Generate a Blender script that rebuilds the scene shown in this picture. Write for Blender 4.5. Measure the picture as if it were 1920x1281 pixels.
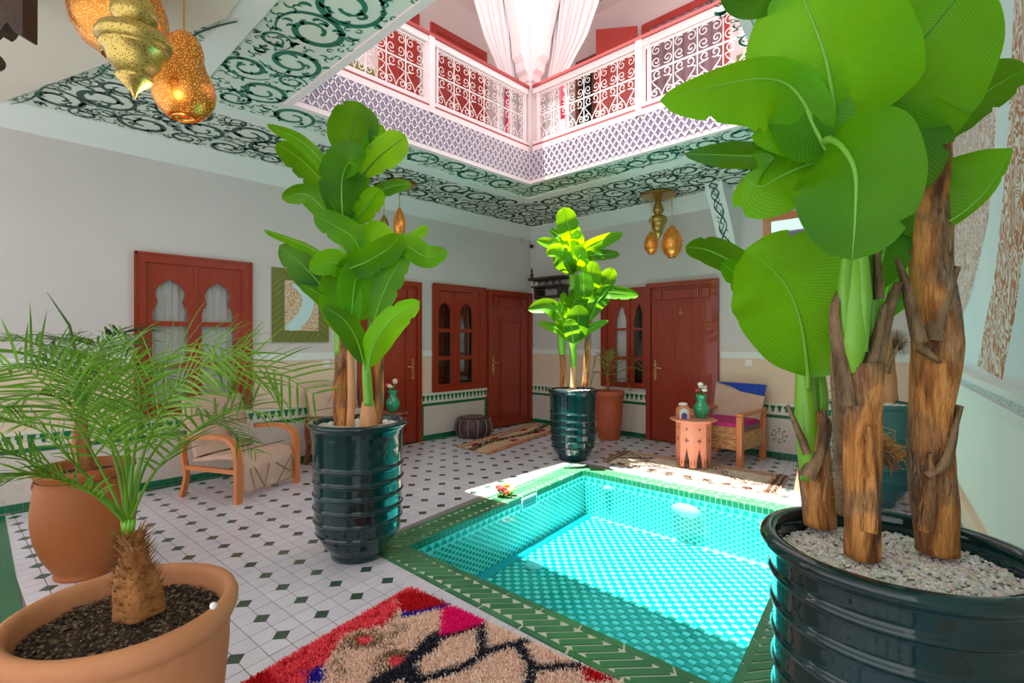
import bpy, math, random
from mathutils import Vector, Matrix
from mathutils import noise as mnoise
from mathutils.geometry import tessellate_polygon
random.seed(7)
PI = math.pi
V = Vector
for o in list(bpy.data.objects): bpy.data.objects.remove(o)
SC = bpy.context.scene
COL = SC.collection

# ---------------------------------------------------------------- camera, light, exposure
H = 1.5
YAW = math.atan2(.6871, .7266)
cam = bpy.data.cameras.new('camera'); cam.lens = 17.925; cam.sensor_width = 36; cam.clip_start = .05; cam.clip_end = 200
camo = bpy.data.objects.new('camera', cam); COL.objects.link(camo)
camo.location = (0, 0, H); camo.rotation_euler = (PI/2, 0, YAW - PI/2)
cam.shift_y = -.0013
SC.camera = camo
world = bpy.data.worlds.new('sky'); SC.world = world; world.use_nodes = True
bg = world.node_tree.nodes['Background']; bg.inputs[0].default_value = (.985, .98, 1, 1); bg.inputs[1].default_value = 1.6
sun = bpy.data.lights.new('sun', 'SUN'); sun.energy = 23; sun.angle = .012; sun.color = (1, .97, .9)
suno = bpy.data.objects.new('sun', sun); COL.objects.link(suno)
suno.rotation_euler = V((.212, -.07, -1)).to_track_quat('-Z', 'Y').to_euler(); suno.location = (2, 3, 12)
SC.view_settings.view_transform = 'Standard'; SC.view_settings.look = 'None'
SC.view_settings.gamma = 1; SC.view_settings.use_curve_mapping = False; SC.view_settings.exposure = 0.18
SC.cycles.max_bounces = 10; SC.cycles.diffuse_bounces = 6; SC.cycles.transparent_max_bounces = 12

# ---------------------------------------------------------------- projection helpers (pixel of the photo -> point of the courtyard)
Fp = 956.; FX, FY, RX, RY = .7266, .6871, .6871, -.7266
def P(px, py, D):
    r = (px-960)/Fp*D
    return V((D*FX+r*RX, D*FY+r*RY, H+(638-py)*D/Fp))

# ---------------------------------------------------------------- materials
MATS = {}
def srgb(c):
    return tuple((x/12.92 if x <= .04045 else ((x+.055)/1.055)**2.4) for x in c[:3]) + (1,)
def hx(r, g, b): return srgb((r/255, g/255, b/255))
def newmat(name):
    m = bpy.data.materials.new(name); m.use_nodes = True; nt = m.node_tree
    return m, nt, nt.nodes['Principled BSDF']
def lk(nt, a, b): nt.links.new(a, b)
def mat(name, col, rough=.5, metal=0, col2=None, nscale=4, namt=.5, bump=0, bscale=30, coat=0, vcol=False, spec=.5, emis=0, stretch=None, detail=4, rnd=0):
    m, nt, b = newmat(name)
    b.inputs['Roughness'].default_value = rough; b.inputs['Metallic'].default_value = metal
    b.inputs['Coat Weight'].default_value = coat; b.inputs['Coat Roughness'].default_value = .04
    b.inputs['Specular IOR Level'].default_value = spec
    tc = nt.nodes.new('ShaderNodeTexCoord'); src = tc.outputs['Object']
    if stretch:
        mp = nt.nodes.new('ShaderNodeMapping'); mp.inputs['Scale'].default_value = stretch; lk(nt, src, mp.inputs[0]); src = mp.outputs[0]
    if vcol:
        a = nt.nodes.new('ShaderNodeAttribute'); a.attribute_name = 'Col'; colout = a.outputs['Color']
    else: colout = None
    if col2 is not None:
        n = nt.nodes.new('ShaderNodeTexNoise'); n.inputs['Scale'].default_value = nscale; n.inputs['Detail'].default_value = detail; lk(nt, src, n.inputs[0])
        if rnd:
            n.noise_dimensions = '4D'; oi = nt.nodes.new('ShaderNodeObjectInfo'); mm = nt.nodes.new('ShaderNodeMath'); mm.operation = 'MULTIPLY'; mm.inputs[1].default_value = rnd; lk(nt, oi.outputs['Random'], mm.inputs[0]); lk(nt, mm.outputs[0], n.inputs['W'])
        r = nt.nodes.new('ShaderNodeValToRGB'); e = r.color_ramp.elements
        e[0].position = .5-namt*.5; e[1].position = .5+namt*.5; e[0].color = col; e[1].color = col2
        lk(nt, n.outputs[0], r.inputs[0]); colout = r.outputs[0]
    if colout is not None: lk(nt, colout, b.inputs['Base Color'])
    else: b.inputs['Base Color'].default_value = col
    if bump:
        n = nt.nodes.new('ShaderNodeTexNoise'); n.inputs['Scale'].default_value = bscale; n.inputs['Detail'].default_value = 5; lk(nt, src, n.inputs[0])
        bp = nt.nodes.new('ShaderNodeBump'); bp.inputs['Strength'].default_value = bump; bp.inputs['Distance'].default_value = .02
        lk(nt, n.outputs[0], bp.inputs['Height']); lk(nt, bp.outputs[0], b.inputs['Normal'])
    if emis:
        b.inputs['Emission Color'].default_value = col; b.inputs['Emission Strength'].default_value = emis
    MATS[name] = m; return m
W = mat('white_plaster', hx(206,199,196), .85, col2=hx(214,207,204), nscale=1.2, bump=.12, bscale=9)
WU = mat('upper_plaster', hx(228,208,210), .85, col2=hx(234,216,217), nscale=1.2, bump=.1, bscale=9)
BEIGE = mat('beige_plaster', hx(226,200,174), .8, col2=hx(232,208,184), nscale=2, bump=.12, bscale=9)
MINTW = mat('mint_plaster', hx(216,222,208), .7, col2=hx(234,234,226), nscale=1.3, bump=.2, bscale=6, stretch=(1,1,.4))
AQUA = mat('aqua_plaster', hx(204,222,224), .75, col2=hx(226,236,236), nscale=1, bump=.08, bscale=8)
CEIL = mat('ceiling_mint', hx(212,220,208), .8, col2=hx(222,226,214), nscale=.9)
TRIMW = mat('white_trim', hx(226,230,226), .6)
CREAM = mat('cream_plaster', hx(218,206,192), .8, col2=hx(224,214,202), nscale=1.5)
INKG = mat('green_paint', hx(22,104,82), .6, col2=hx(38,122,98), nscale=3)
INKD = mat('dark_green_paint', hx(48,84,72), .6)
TILEW = mat('white_glazed_tile', hx(212,205,221), .17, col2=hx(240,234,246), nscale=3, bump=.12, bscale=25, rnd=40, namt=.7)
TILEG = mat('green_glazed_tile', hx(58,82,66), .15, col2=hx(74,98,80), nscale=9, bump=.1, bscale=30)
GROUT = mat('grout', hx(132,126,122), .9)
GLZ = mat('pool_green_tile', hx(30,104,72), .18, col2=hx(92,158,110), nscale=4, bump=.15, bscale=30, namt=.7, rnd=40)
GLZD = mat('dado_green_tile', hx(14,98,64), .2, col2=hx(24,120,80), nscale=9, bump=.1, bscale=40)
CHIP = mat('cream_chip_tile', hx(226,222,204), .3)
POOLW = mat('pool_white_tile', hx(222,244,242), .25, col2=hx(236,250,248), nscale=5)
POOLG = mat('pool_teal_tile', hx(0,146,126), .2, col2=hx(20,164,140), nscale=6)
REDW = mat('red_brown_wood', hx(136,34,14), .3, col2=hx(166,56,26), nscale=5, bump=.1, bscale=8, stretch=(6,6,.7), coat=.35, namt=.8)
REDU = mat('upper_red_wood', hx(178,58,52), .35, col2=hx(190,70,62), nscale=3, coat=.3)
BRASS = mat('brass', hx(196,160,92), .3, metal=1)
BRASSH = mat('bright_brass', hx(222,180,120), .25, metal=.9)
ORW = mat('orange_varnished_wood', hx(204,116,62), .35, col2=hx(222,138,80), nscale=6, stretch=(3,3,1), coat=.4, namt=.8)
DKW = mat('dark_carved_wood', hx(52,36,28), .6, col2=hx(72,52,38), nscale=9, bump=.3, bscale=30)
MIDW = mat('reddish_brown_wood', hx(130,68,44), .4, col2=hx(150,84,56), nscale=6, stretch=(3,3,1), coat=.3)
PINKW = mat('pink_painted_wood', hx(214,132,104), .45, col2=hx(226,150,120), nscale=9, namt=.7)
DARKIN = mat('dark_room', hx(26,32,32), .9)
CLOTH = mat('beige_fabric', hx(208,172,152), .9, col2=hx(220,188,168), nscale=10, bump=.3, bscale=60)
PATCH = mat('quilted_fabric', hx(186,166,160), .9, col2=hx(226,208,196), nscale=45, bump=.5, bscale=90, namt=.25)
SEAM = mat('dark_seam_cord', hx(98,70,68), .9)
CURT = mat('white_curtain', hx(238,228,230), .8, bump=.05)
TERRA = mat('orange_terracotta', hx(170,100,58), .75, col2=hx(214,150,104), nscale=3.5, bump=.25, bscale=22, namt=.8)
TERRB = mat('brown_terracotta', hx(140,72,20), .6, col2=hx(176,100,44), nscale=2.5, bump=.25, bscale=18, namt=.9, stretch=(1,1,.5))
TERRC = mat('red_terracotta', hx(186,86,54), .6, col2=hx(202,100,66), nscale=3, bump=.15)
POT = mat('teal_black_glaze', hx(2,20,24), .05, col2=hx(4,58,60), nscale=3, bump=.08, bscale=14, coat=.45, namt=.6, spec=.4)
POT2 = mat('blue_green_glaze', hx(14,84,88), .25, col2=hx(28,100,102), nscale=3, bump=.08, bscale=14, coat=.6, namt=.6)
SOIL = mat('dark_soil', hx(52,34,24), .95, col2=hx(112,84,58), nscale=38, bump=1, bscale=60, namt=.5)
PEB = mat('white_gravel', hx(226,216,208), .8, vcol=True, bump=.1)
BARK = mat('banana_bark', hx(110,66,34), .75, col2=hx(196,142,82), nscale=7, bump=.6, bscale=40, stretch=(6,6,1), namt=.5)
def bark():
    m, nt, b = newmat('banana_bark'); tc = nt.nodes.new('ShaderNodeTexCoord'); mp = nt.nodes.new('ShaderNodeMapping'); mp.inputs['Scale'].default_value = (5,5,1); lk(nt, tc.outputs['Object'], mp.inputs[0])
    def nz(sc, src): n = nt.nodes.new('ShaderNodeTexNoise'); n.inputs['Scale'].default_value = sc; n.inputs['Detail'].default_value = 6; n.inputs['Distortion'].default_value = .8; lk(nt, src, n.inputs[0]); return n
    n1 = nz(5, mp.outputs[0]); n2 = nz(3.2, tc.outputs['Object']); n3 = nz(22, mp.outputs[0])
    r1 = nt.nodes.new('ShaderNodeValToRGB'); e = r1.color_ramp.elements; e[0].position = .34; e[0].color = hx(96,56,26); e[1].position = .62; e[1].color = hx(226,156,84)
    x = e_ = r1.color_ramp.elements.new(.5); x.color = hx(178,112,52); lk(nt, n1.outputs[0], r1.inputs[0])
    r2 = nt.nodes.new('ShaderNodeValToRGB'); q = r2.color_ramp.elements; q[0].position = .50; q[0].color = (1,1,1,1); q[1].position = .62; q[1].color = (0,0,0,1); lk(nt, n2.outputs[0], r2.inputs[0])
    r3 = nt.nodes.new('ShaderNodeValToRGB'); q = r3.color_ramp.elements; q[0].position = .35; q[0].color = hx(66,46,34); q[1].position = .65; q[1].color = hx(170,140,108); lk(nt, n3.outputs[0], r3.inputs[0])
    mx = nt.nodes.new('ShaderNodeMix'); mx.data_type = 'RGBA'; lk(nt, r2.outputs[0], mx.inputs[0]); lk(nt, r1.outputs[0], mx.inputs[7]); lk(nt, r3.outputs[0], mx.inputs[6]); lk(nt, mx.outputs[2], b.inputs['Base Color'])
    bp = nt.nodes.new('ShaderNodeBump'); bp.inputs['Strength'].default_value = .8; bp.inputs['Distance'].default_value = .02; lk(nt, n3.outputs[0], bp.inputs['Height']); lk(nt, bp.outputs[0], b.inputs['Normal']); b.inputs['Roughness'].default_value = .7
    return m
BARK = bark()
BARKP = mat('pale_bark', hx(206,142,96), .7, col2=hx(222,166,120), nscale=7, bump=.3, stretch=(3,3,.6))
BARKD = mat('dry_sheath', hx(76,54,38), .85, col2=hx(176,144,106), nscale=8, bump=.5, bscale=50, stretch=(4,4,1))
FIBRE = mat('straw_fibre', hx(190,140,74), .8, col2=hx(222,176,108), nscale=30)
PALMT = mat('palm_trunk_fibre', hx(126,74,34), .85, col2=hx(190,130,70), nscale=14, bump=.8, bscale=40)
STEMG = mat('green_stem', hx(92,160,26), .4, col2=hx(128,188,48), nscale=4, stretch=(5,5,.6), coat=.2)
RUG = mat('shag_wool', (1,1,1,1), .95, vcol=True)
RUGB = mat('rug_backing', hx(160,130,110), .95)
IRONW = mat('white_painted_iron', hx(246,230,230), .4)
PINKWH = mat('pinkish_white_paint', hx(244,224,226), .55)
LATB = mat('grey_violet_tile', hx(140,128,156), .4, col2=hx(158,146,170), nscale=8)
LATD = mat('dark_grey_tile', hx(86,80,110), .35)
REDL = mat('red_painted_line', hx(176,66,66), .4)
LEATHER = mat('dark_brown_leather', hx(66,44,48), .45, col2=hx(86,62,64), nscale=9, bump=.1)
STITCH = mat('pale_stitching', hx(176,158,152), .8)
VGLASS = mat('green_ceramic_glass', hx(20,140,96), .08, coat=.8, col2=hx(60,180,130), nscale=4)
WHITEP = mat('white_flower', hx(244,232,222), .7); PINKP = mat('pink_flower', hx(220,80,90), .7)
REDP = mat('red_flower', hx(206,44,40), .7); ORP = mat('orange_flower', hx(236,130,60), .7); YELP = mat('yellow_flower', hx(238,214,120), .7)
SILV = mat('mirror_glass', hx(176,196,190), .03, metal=1)
WHT = mat('white_plastic', hx(236,232,226), .4)
BLUEF = mat('blue_fabric', hx(26,58,160), .85, bump=.2, col2=hx(34,76,184), nscale=12); MAGF = mat('magenta_fabric', hx(196,50,124), .85, bump=.3)
RUSH = mat('woven_rush', hx(246,204,150), .8, col2=hx(206,132,76), nscale=18, bump=.8, bscale=40, stretch=(1,1,6), namt=.3)
OLIVE = mat('olive_wood', hx(118,122,44), .5, col2=hx(150,152,74), nscale=14, namt=.7)
BLACKC = mat('black_plastic', hx(20,20,20), .4)
BLUEZ = mat('blue_mosaic', hx(70,110,130), .4)

def leafmat(name, c1, c2, rib):
    m, nt, b = newmat(name)
    uv = nt.nodes.new('ShaderNodeUVMap'); uv.uv_map = 'UVMap'
    w = nt.nodes.new('ShaderNodeTexWave'); w.bands_direction = 'X'; w.inputs['Scale'].default_value = 14; w.inputs['Distortion'].default_value = 1.2; w.inputs['Detail'].default_value = 1; w.inputs['Detail Scale'].default_value = 2
    lk(nt, uv.outputs[0], w.inputs[0])
    n = nt.nodes.new('ShaderNodeTexNoise'); n.inputs['Scale'].default_value = 2.2
    tc = nt.nodes.new('ShaderNodeTexCoord'); lk(nt, tc.outputs['Object'], n.inputs[0])
    oi = nt.nodes.new('ShaderNodeObjectInfo')
    r = nt.nodes.new('ShaderNodeMix'); r.data_type = 'RGBA'; r.inputs[6].default_value = c1; r.inputs[7].default_value = c2
    ad = nt.nodes.new('ShaderNodeMath'); ad.operation = 'MULTIPLY_ADD'; lk(nt, w.outputs[1], ad.inputs[0]); ad.inputs[1].default_value = .13
    ad2 = nt.nodes.new('ShaderNodeMath'); ad2.operation = 'MULTIPLY_ADD'; lk(nt, oi.outputs['Random'], ad2.inputs[0]); ad2.inputs[1].default_value = .7; ad2.inputs[2].default_value = -.40
    ad3 = nt.nodes.new('ShaderNodeMath'); ad3.operation = 'ADD'; lk(nt, n.outputs[0], ad3.inputs[0]); lk(nt, ad2.outputs[0], ad3.inputs[1])
    lk(nt, ad3.outputs[0], ad.inputs[2]); lk(nt, ad.outputs[0], r.inputs[0])
    lk(nt, r.outputs[2], b.inputs['Base Color']); b.inputs['Roughness'].default_value = .42; b.inputs['Specular IOR Level'].default_value = .3
    bp = nt.nodes.new('ShaderNodeBump'); bp.inputs['Strength'].default_value = .16; bp.inputs['Distance'].default_value = .003; lk(nt, w.outputs[1], bp.inputs['Height']); lk(nt, bp.outputs[0], b.inputs['Normal'])
    t = nt.nodes.new('ShaderNodeBsdfTranslucent'); mx = nt.nodes.new('ShaderNodeMixShader'); mx.inputs[0].default_value = .42
    h = nt.nodes.new('ShaderNodeHueSaturation'); h.inputs['Value'].default_value = 2.1; h.inputs['Hue'].default_value = .452; lk(nt, r.outputs[2], h.inputs['Color']); lk(nt, h.outputs[0], t.inputs[0])
    lk(nt, b.outputs[0], mx.inputs[1]); lk(nt, t.outputs[0], mx.inputs[2]); lk(nt, mx.outputs[0], nt.nodes['Material Output'].inputs[0])
    return m
LEAF = leafmat('banana_leaf', hx(0,84,0), hx(104,184,0), None)
RIB = mat('leaf_midrib', hx(120,184,60), .4)
RIBD = mat('dark_leaf_midrib', hx(64,140,30), .4)
PALM = mat('palm_leaflet', hx(48,108,14), .5, col2=hx(120,162,46), nscale=4, spec=.2)
PALM2 = mat('dark_palm_leaflet', hx(44,80,38), .5, col2=hx(80,116,56), nscale=4, spec=.2)

def glassmat(name, tint, rough=.02, bump=0, bscale=6, fres=1.33, refl=1.0):
    m = bpy.data.materials.new(name); m.use_nodes = True; nt = m.node_tree; nt.nodes.remove(nt.nodes['Principled BSDF'])
    t = nt.nodes.new('ShaderNodeBsdfTransparent'); t.inputs[0].default_value = tint
    g = nt.nodes.new('ShaderNodeBsdfGlossy'); g.inputs['Roughness'].default_value = rough
    f = nt.nodes.new('ShaderNodeFresnel'); f.inputs[0].default_value = fres
    mx = nt.nodes.new('ShaderNodeMixShader')
    ml = nt.nodes.new('ShaderNodeMath'); ml.operation = 'MULTIPLY'; ml.inputs[1].default_value = refl
    if bump:
        tc = nt.nodes.new('ShaderNodeTexCoord'); n = nt.nodes.new('ShaderNodeTexNoise'); n.inputs['Scale'].default_value = bscale; n.inputs['Detail'].default_value = 2; lk(nt, tc.outputs['Object'], n.inputs[0])
        bp = nt.nodes.new('ShaderNodeBump'); bp.inputs['Strength'].default_value = bump; bp.inputs['Distance'].default_value = .03
        lk(nt, n.outputs[0], bp.inputs['Height']); lk(nt, bp.outputs[0], g.inputs['Normal']); lk(nt, bp.outputs[0], f.inputs['Normal'])
    lk(nt, f.outputs[0], ml.inputs[0]); lk(nt, ml.outputs[0], mx.inputs[0]); lk(nt, t.outputs[0], mx.inputs[1]); lk(nt, g.outputs[0], mx.inputs[2]); lk(nt, mx.outputs[0], nt.nodes['Material Output'].inputs[0])
    return m
GLASS = glassmat('window_glass', (.97,.98,.97,1), .02, fres=1.5)
WATER = glassmat('pool_water', (.36,.87,.93,1), .01, bump=.25, bscale=5, refl=.8)
WATERJ = glassmat('falling_water', (.9,.97,.97,1), .05, refl=2)

def lampmat(name, strength, base, hole):
    m, nt, b = newmat(name)
    tc = nt.nodes.new('ShaderNodeTexCoord'); v = nt.nodes.new('ShaderNodeTexVoronoi'); v.inputs['Scale'].default_value = 120; lk(nt, tc.outputs['Object'], v.inputs[0])
    r = nt.nodes.new('ShaderNodeValToRGB'); e = r.color_ramp.elements; e[0].position = .18; e[0].color = (1,1,1,1); e[1].position = .38; e[1].color = (0,0,0,1); lk(nt, v.outputs[0], r.inputs[0])
    hr = nt.nodes.new('ShaderNodeMix'); hr.data_type = 'RGBA'; hr.inputs[6].default_value = base; hr.inputs[7].default_value = hole; lk(nt, r.outputs[0], hr.inputs[0]); lk(nt, hr.outputs[2], b.inputs['Base Color']); b.inputs['Metallic'].default_value = .85; b.inputs['Roughness'].default_value = .32
    b.inputs['Emission Color'].default_value = hx(255,150,60); 
    mu = nt.nodes.new('ShaderNodeMath'); mu.operation = 'MULTIPLY'; mu.inputs[1].default_value = strength; lk(nt, r.outputs[0], mu.inputs[0]); lk(nt, mu.outputs[0], b.inputs['Emission Strength'])
    return m
LAMPO = lampmat('pierced_copper', .9, hx(206,134,60), hx(250,190,100)); LAMPG = lampmat('pierced_brass', .04, hx(196,170,92), hx(74,48,18))
BULB = mat('glowing_bulb', (1,.75,.4,1), .5, emis=14)

def calli(name, ink, base, scale, w, stretch=(1,1,1), dist=1.0):
    m, nt, b = newmat(name)
    tc = nt.nodes.new('ShaderNodeTexCoord'); mp = nt.nodes.new('ShaderNodeMapping'); mp.inputs['Scale'].default_value = stretch; lk(nt, tc.outputs['Object'], mp.inputs[0])
    n = nt.nodes.new('ShaderNodeTexNoise'); n.inputs['Scale'].default_value = scale; n.inputs['Detail'].default_value = 1.2; n.inputs['Distortion'].default_value = dist; lk(nt, mp.outputs[0], n.inputs[0])
    s = nt.nodes.new('ShaderNodeMath'); s.operation = 'PINGPONG'; s.inputs[1].default_value = .07; lk(nt, n.outputs[0], s.inputs[0])
    g = nt.nodes.new('ShaderNodeMath'); g.operation = 'LESS_THAN'; g.inputs[1].default_value = w; lk(nt, s.outputs[0], g.inputs[0])
    x = nt.nodes.new('ShaderNodeMix'); x.data_type = 'RGBA'; x.inputs[6].default_value = base; x.inputs[7].default_value = ink; lk(nt, g.outputs[0], x.inputs[0]); lk(nt, x.outputs[2], b.inputs['Base Color'])
    b.inputs['Roughness'].default_value = .7
    return m
CALW = calli('brown_painted_lettering', hx(180,116,72), hx(226,222,216), 13, .038, (1,1,.55))
CALW2 = calli('pink_brown_lettering', hx(188,140,120), hx(224,216,214), 18, .036, (1,1,.55))
CALP = calli('gold_brown_lettering', hx(170,112,40), hx(240,226,204), 34, .036)
DADOM = calli('cream_mosaic', hx(202,188,180), hx(222,212,202), 34, .03)
DASH = calli('grey_mosaic_dashes', hx(122,140,150), hx(226,234,232), 30, .03, (1,1,3.5), .2)

# ---------------------------------------------------------------- mesh builder
class MB:
    def __init__(s): s.v = []; s.f = []; s.c = []; s.uv = {}; s.mi = []; s.cur = None
    def vert(s, p):
        s.v.append(tuple(p)); 
        if s.cur is not None: s.c.append(s.cur)
        return len(s.v)-1
    def face(s, ids): s.f.append(tuple(ids)); 
    def quad(s, a, b, c, d): i = [s.vert(p) for p in (a, b, c, d)]; s.face(i)
    def poly(s, pts): s.face([s.vert(p) for p in pts])
    def box(s, a, b, M=None):
        x0, y0, z0 = a; x1, y1, z1 = b
        ps = [(x0,y0,z0),(x1,y0,z0),(x1,y1,z0),(x0,y1,z0),(x0,y0,z1),(x1,y0,z1),(x1,y1,z1),(x0,y1,z1)]
        if M is not None: ps = [M @ V(p) for p in ps]
        i = [s.vert(p) for p in ps]
        for q in ((0,3,2,1),(4,5,6,7),(0,1,5,4),(1,2,6,5),(2,3,7,6),(3,0,4,7)): s.face([i[k] for k in q])
        return s
    def prism(s, pts, off):      # pts: 3d polygon, off: extrusion vector
        off = V(off); n = len(pts)
        a = [s.vert(V(p)) for p in pts]; b = [s.vert(V(p)+off) for p in pts]
        s.face(a[::-1]); s.face(b)
        for k in range(n): s.face((a[k], a[(k+1)%n], b[(k+1)%n], b[k]))
        return s
    def lathe(s, prof, c=(0,0,0), n=32, cap0=True, cap1=True, wob=0):
        c = V(c); rings = []
        for r, z in prof:
            ring = []
            for k in range(n):
                a = 2*PI*k/n; rr = r*(1+wob*math.sin(3*a+z*9)) 
                ring.append(s.vert(c+V((rr*math.cos(a), rr*math.sin(a), z))))
            rings.append(ring)
        for i in range(len(rings)-1):
            for k in range(n): s.face((rings[i][k], rings[i][(k+1)%n], rings[i+1][(k+1)%n], rings[i+1][k]))
        if cap0: s.face(rings[0][::-1])
        if cap1: s.face(rings[-1])
        return s
    def tube(s, pts, rad, n=6, cap=True, flat=None):
        pts = [V(p) for p in pts]; m = len(pts)
        if not hasattr(rad, '__len__'): rad = [rad]*m
        prev = None; rings = []
        for i, p in enumerate(pts):
            t = (pts[min(i+1, m-1)]-pts[max(i-1, 0)])
            if t.length < 1e-9: t = V((0,0,1))
            t.normalize()
            if prev is None:
                a = V((0,0,1)) if abs(t.z) < .9 else V((1,0,0)); u = t.cross(a).normalized()
            else: u = (prev-t*prev.dot(t)).normalized()
            prev = u; w = t.cross(u)
            rings.append([s.vert(p+(u*math.cos(2*PI*k/n)+w*math.sin(2*PI*k/n))*rad[i]) for k in range(n)])
        for i in range(m-1):
            for k in range(n): s.face((rings[i][k], rings[i][(k+1)%n], rings[i+1][(k+1)%n], rings[i+1][k]))
        if cap: s.face(rings[0][::-1]); s.face(rings[-1])
        return s
    def sweep(s, pts, side, w, h):   # rectangular bar, side = constant width vector
        pts = [V(p) for p in pts]; side = V(side).normalized(); m = len(pts); R = []
        for i, p in enumerate(pts):
            t = (pts[min(i+1, m-1)]-pts[max(i-1, 0)]).normalized(); u = t.cross(side).normalized()
            R.append([s.vert(p+side*a*w/2+u*b*h/2) for a, b in ((-1,-1),(1,-1),(1,1),(-1,1))])
        for i in range(m-1):
            for k in range(4): s.face((R[i][k], R[i][(k+1)%4], R[i+1][(k+1)%4], R[i+1][k]))
        s.face(R[0][::-1]); s.face(R[-1]); return s
    def sphere(s, c, r, n=10, m=6, sz=1):
        prof = [(max(1e-4, r*math.sin(PI*i/m)), -r*sz*math.cos(PI*i/m)) for i in range(m+1)]
        return s.lathe(prof, c, n, False, False)
def mesh(name, mb, m, smooth=False, off=None):
    me = bpy.data.meshes.new(name)
    vs = mb.v if off is None else [(a-off[0], b-off[1], c-off[2]) for a, b, c in mb.v]
    me.from_pydata(vs, [], mb.f)
    for k in (m if isinstance(m, (list, tuple)) else [m]): me.materials.append(k)
    if mb.mi: me.polygons.foreach_set('material_index', mb.mi)
    if smooth: me.polygons.foreach_set('use_smooth', [True]*len(me.polygons))
    if mb.c:
        a = me.color_attributes.new('Col', 'FLOAT_COLOR', 'POINT'); a.data.foreach_set('color', [x for c in mb.c for x in c])
    if mb.uv:
        ul = me.uv_layers.new(name='UVMap'); 
        ul.data.foreach_set('uv', [x for l in me.loops for x in mb.uv.get(l.vertex_index, (0,0))])
    me.update(); return me
def wloc(o):
    l = V((0,0,0))
    while o is not None: l += o.location; o = o.parent
    return l
def part(name, mb, m, parent=None, smooth=False, stuff=False, label=None, local=False, loc=None):
    off = None if (local or parent is None) else wloc(parent)
    me = mb if isinstance(mb, bpy.types.Mesh) else mesh(name, mb, m, smooth, off)
    o = bpy.data.objects.new(name, me); COL.objects.link(o); o.parent = parent
    if loc is not None: o.location = V(loc)-(wloc(parent) if (parent and not local) else V((0,0,0)))
    if stuff: o['kind'] = 'stuff'
    if label: o['label'] = label
    return o
def smooth_by(o, ang=40):
    o.data.polygons.foreach_set('use_smooth', [True]*len(o.data.polygons)); o.data.set_sharp_from_angle(angle=math.radians(ang))
def bevel(o, w=.006, seg=2):
    md = o.modifiers.new('bevel', 'BEVEL'); md.width = w; md.segments = seg; md.limit_method = 'ANGLE'; return o
def thing(name, label, cat, loc=(0,0,0), rz=0, group=None):
    o = bpy.data.objects.new(name, None); COL.objects.link(o); o.empty_display_size = .1
    o.location = loc; o.rotation_euler = (0,0,rz); o['label'] = label; o['category'] = cat
    if group: o['group'] = group
    return o
def tag(o, label, cat, group=None):
    o['label'] = label; o['category'] = cat
    if group: o['group'] = group
    return o
def struct(name, label=None, loc=(0,0,0), mb=None, m=None, cat=None, smooth=False):
    if mb is None: o = bpy.data.objects.new(name, None); COL.objects.link(o); o.location = loc
    else: o = part(name, mb, m, smooth=smooth)
    o['kind'] = 'structure'
    if label: o['label'] = label
    if cat: o['category'] = cat
    return o
def spline(pts, n=8):
    pts = [V(p) for p in pts]
    if len(pts) < 3:
        return [pts[0].lerp(pts[-1], i/n) for i in range(n+1)]
    e = [pts[0]*2-pts[1]]+pts+[pts[-1]*2-pts[-2]]; out = []
    for i in range(1, len(e)-2):
        a, b, c, d = e[i-1:i+3]
        for k in range(n):
            t = k/n; out.append(.5*((2*b)+(c-a)*t+(2*a-5*b+4*c-d)*t*t+(3*b-a-3*c+d)*t**3))
    out.append(pts[-1]); return out
def inpoly(x, y, poly):
    c = False; j = len(poly)-1
    for i in range(len(poly)):
        xi, yi = poly[i][:2]; xj, yj = poly[j][:2]
        if (yi > y) != (yj > y) and x < (xj-xi)*(y-yi)/(yj-yi)+xi: c = not c
        j = i
    return c

# ================================================================= STRUCTURE
YL, XB = 6.19, 7.04                 # left wall plane, back wall plane
RWP, RWD, RWN = V((7.06, .56, 0)), V((-.99, -.139, 0)), V((-.139, .99, 0))
def RW(s, z, out=0): return RWP+RWD*s+RWN*out+V((0,0,z))

# pool geometry (inner opening) and coping (outer)
PI_ = [(2.175, 3.095), (4.82, 3.43), (4.86, 1.16), (2.215, .82)]
PO_ = [(1.94, 3.32), (5.03, 3.72), (5.08, .96), (1.95, .57)]

# ---- floor
fl = MB()
OUT = [(-1.6, 6.19), (7.1, 6.19), (7.1, .4), (-1.6, -.75)]
idx = lambda pts, z: [fl.vert((x, y, z)) for x, y in pts]
o4 = idx([(-1.6,6.3),(7.2,6.3),(7.2,.2),(-1.6,-1.0)], 0); p4 = idx(PO_, 0)
for k in range(4): fl.face((o4[k], o4[(k+1)%4], p4[(k+1)%4], p4[k]))
floor = struct('floor', 'pale tiled courtyard floor', mb=fl, m=GROUT)
O0 = V((1.31, 2.669, 0)); UU = V((.2328, .0385, 0)); VV = V((-.009, .2335, 0))
G0 = .2                                   # left of this x the floor is green
def ok_floor(x, y):
    if x < G0-.05 or y > 6.12 or x > 7.0 or y < -.5: return False
    if inpoly(x, y, [(1.89,3.38),(5.09,3.79),(5.14,.89),(1.90,.49)]): return False
    if y < .56-.14*(7.06-x)+.02: return False
    return True
def prismtile(pts, z0, z1, mb):
    n = len(pts); a = [mb.vert((p[0], p[1], z1)) for p in pts]; b = [mb.vert((p[0], p[1], z0)) for p in pts]
    mb.face(a)
    for k in range(n): mb.face((b[k], b[(k+1)%n], a[(k+1)%n], a[k]))
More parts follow.
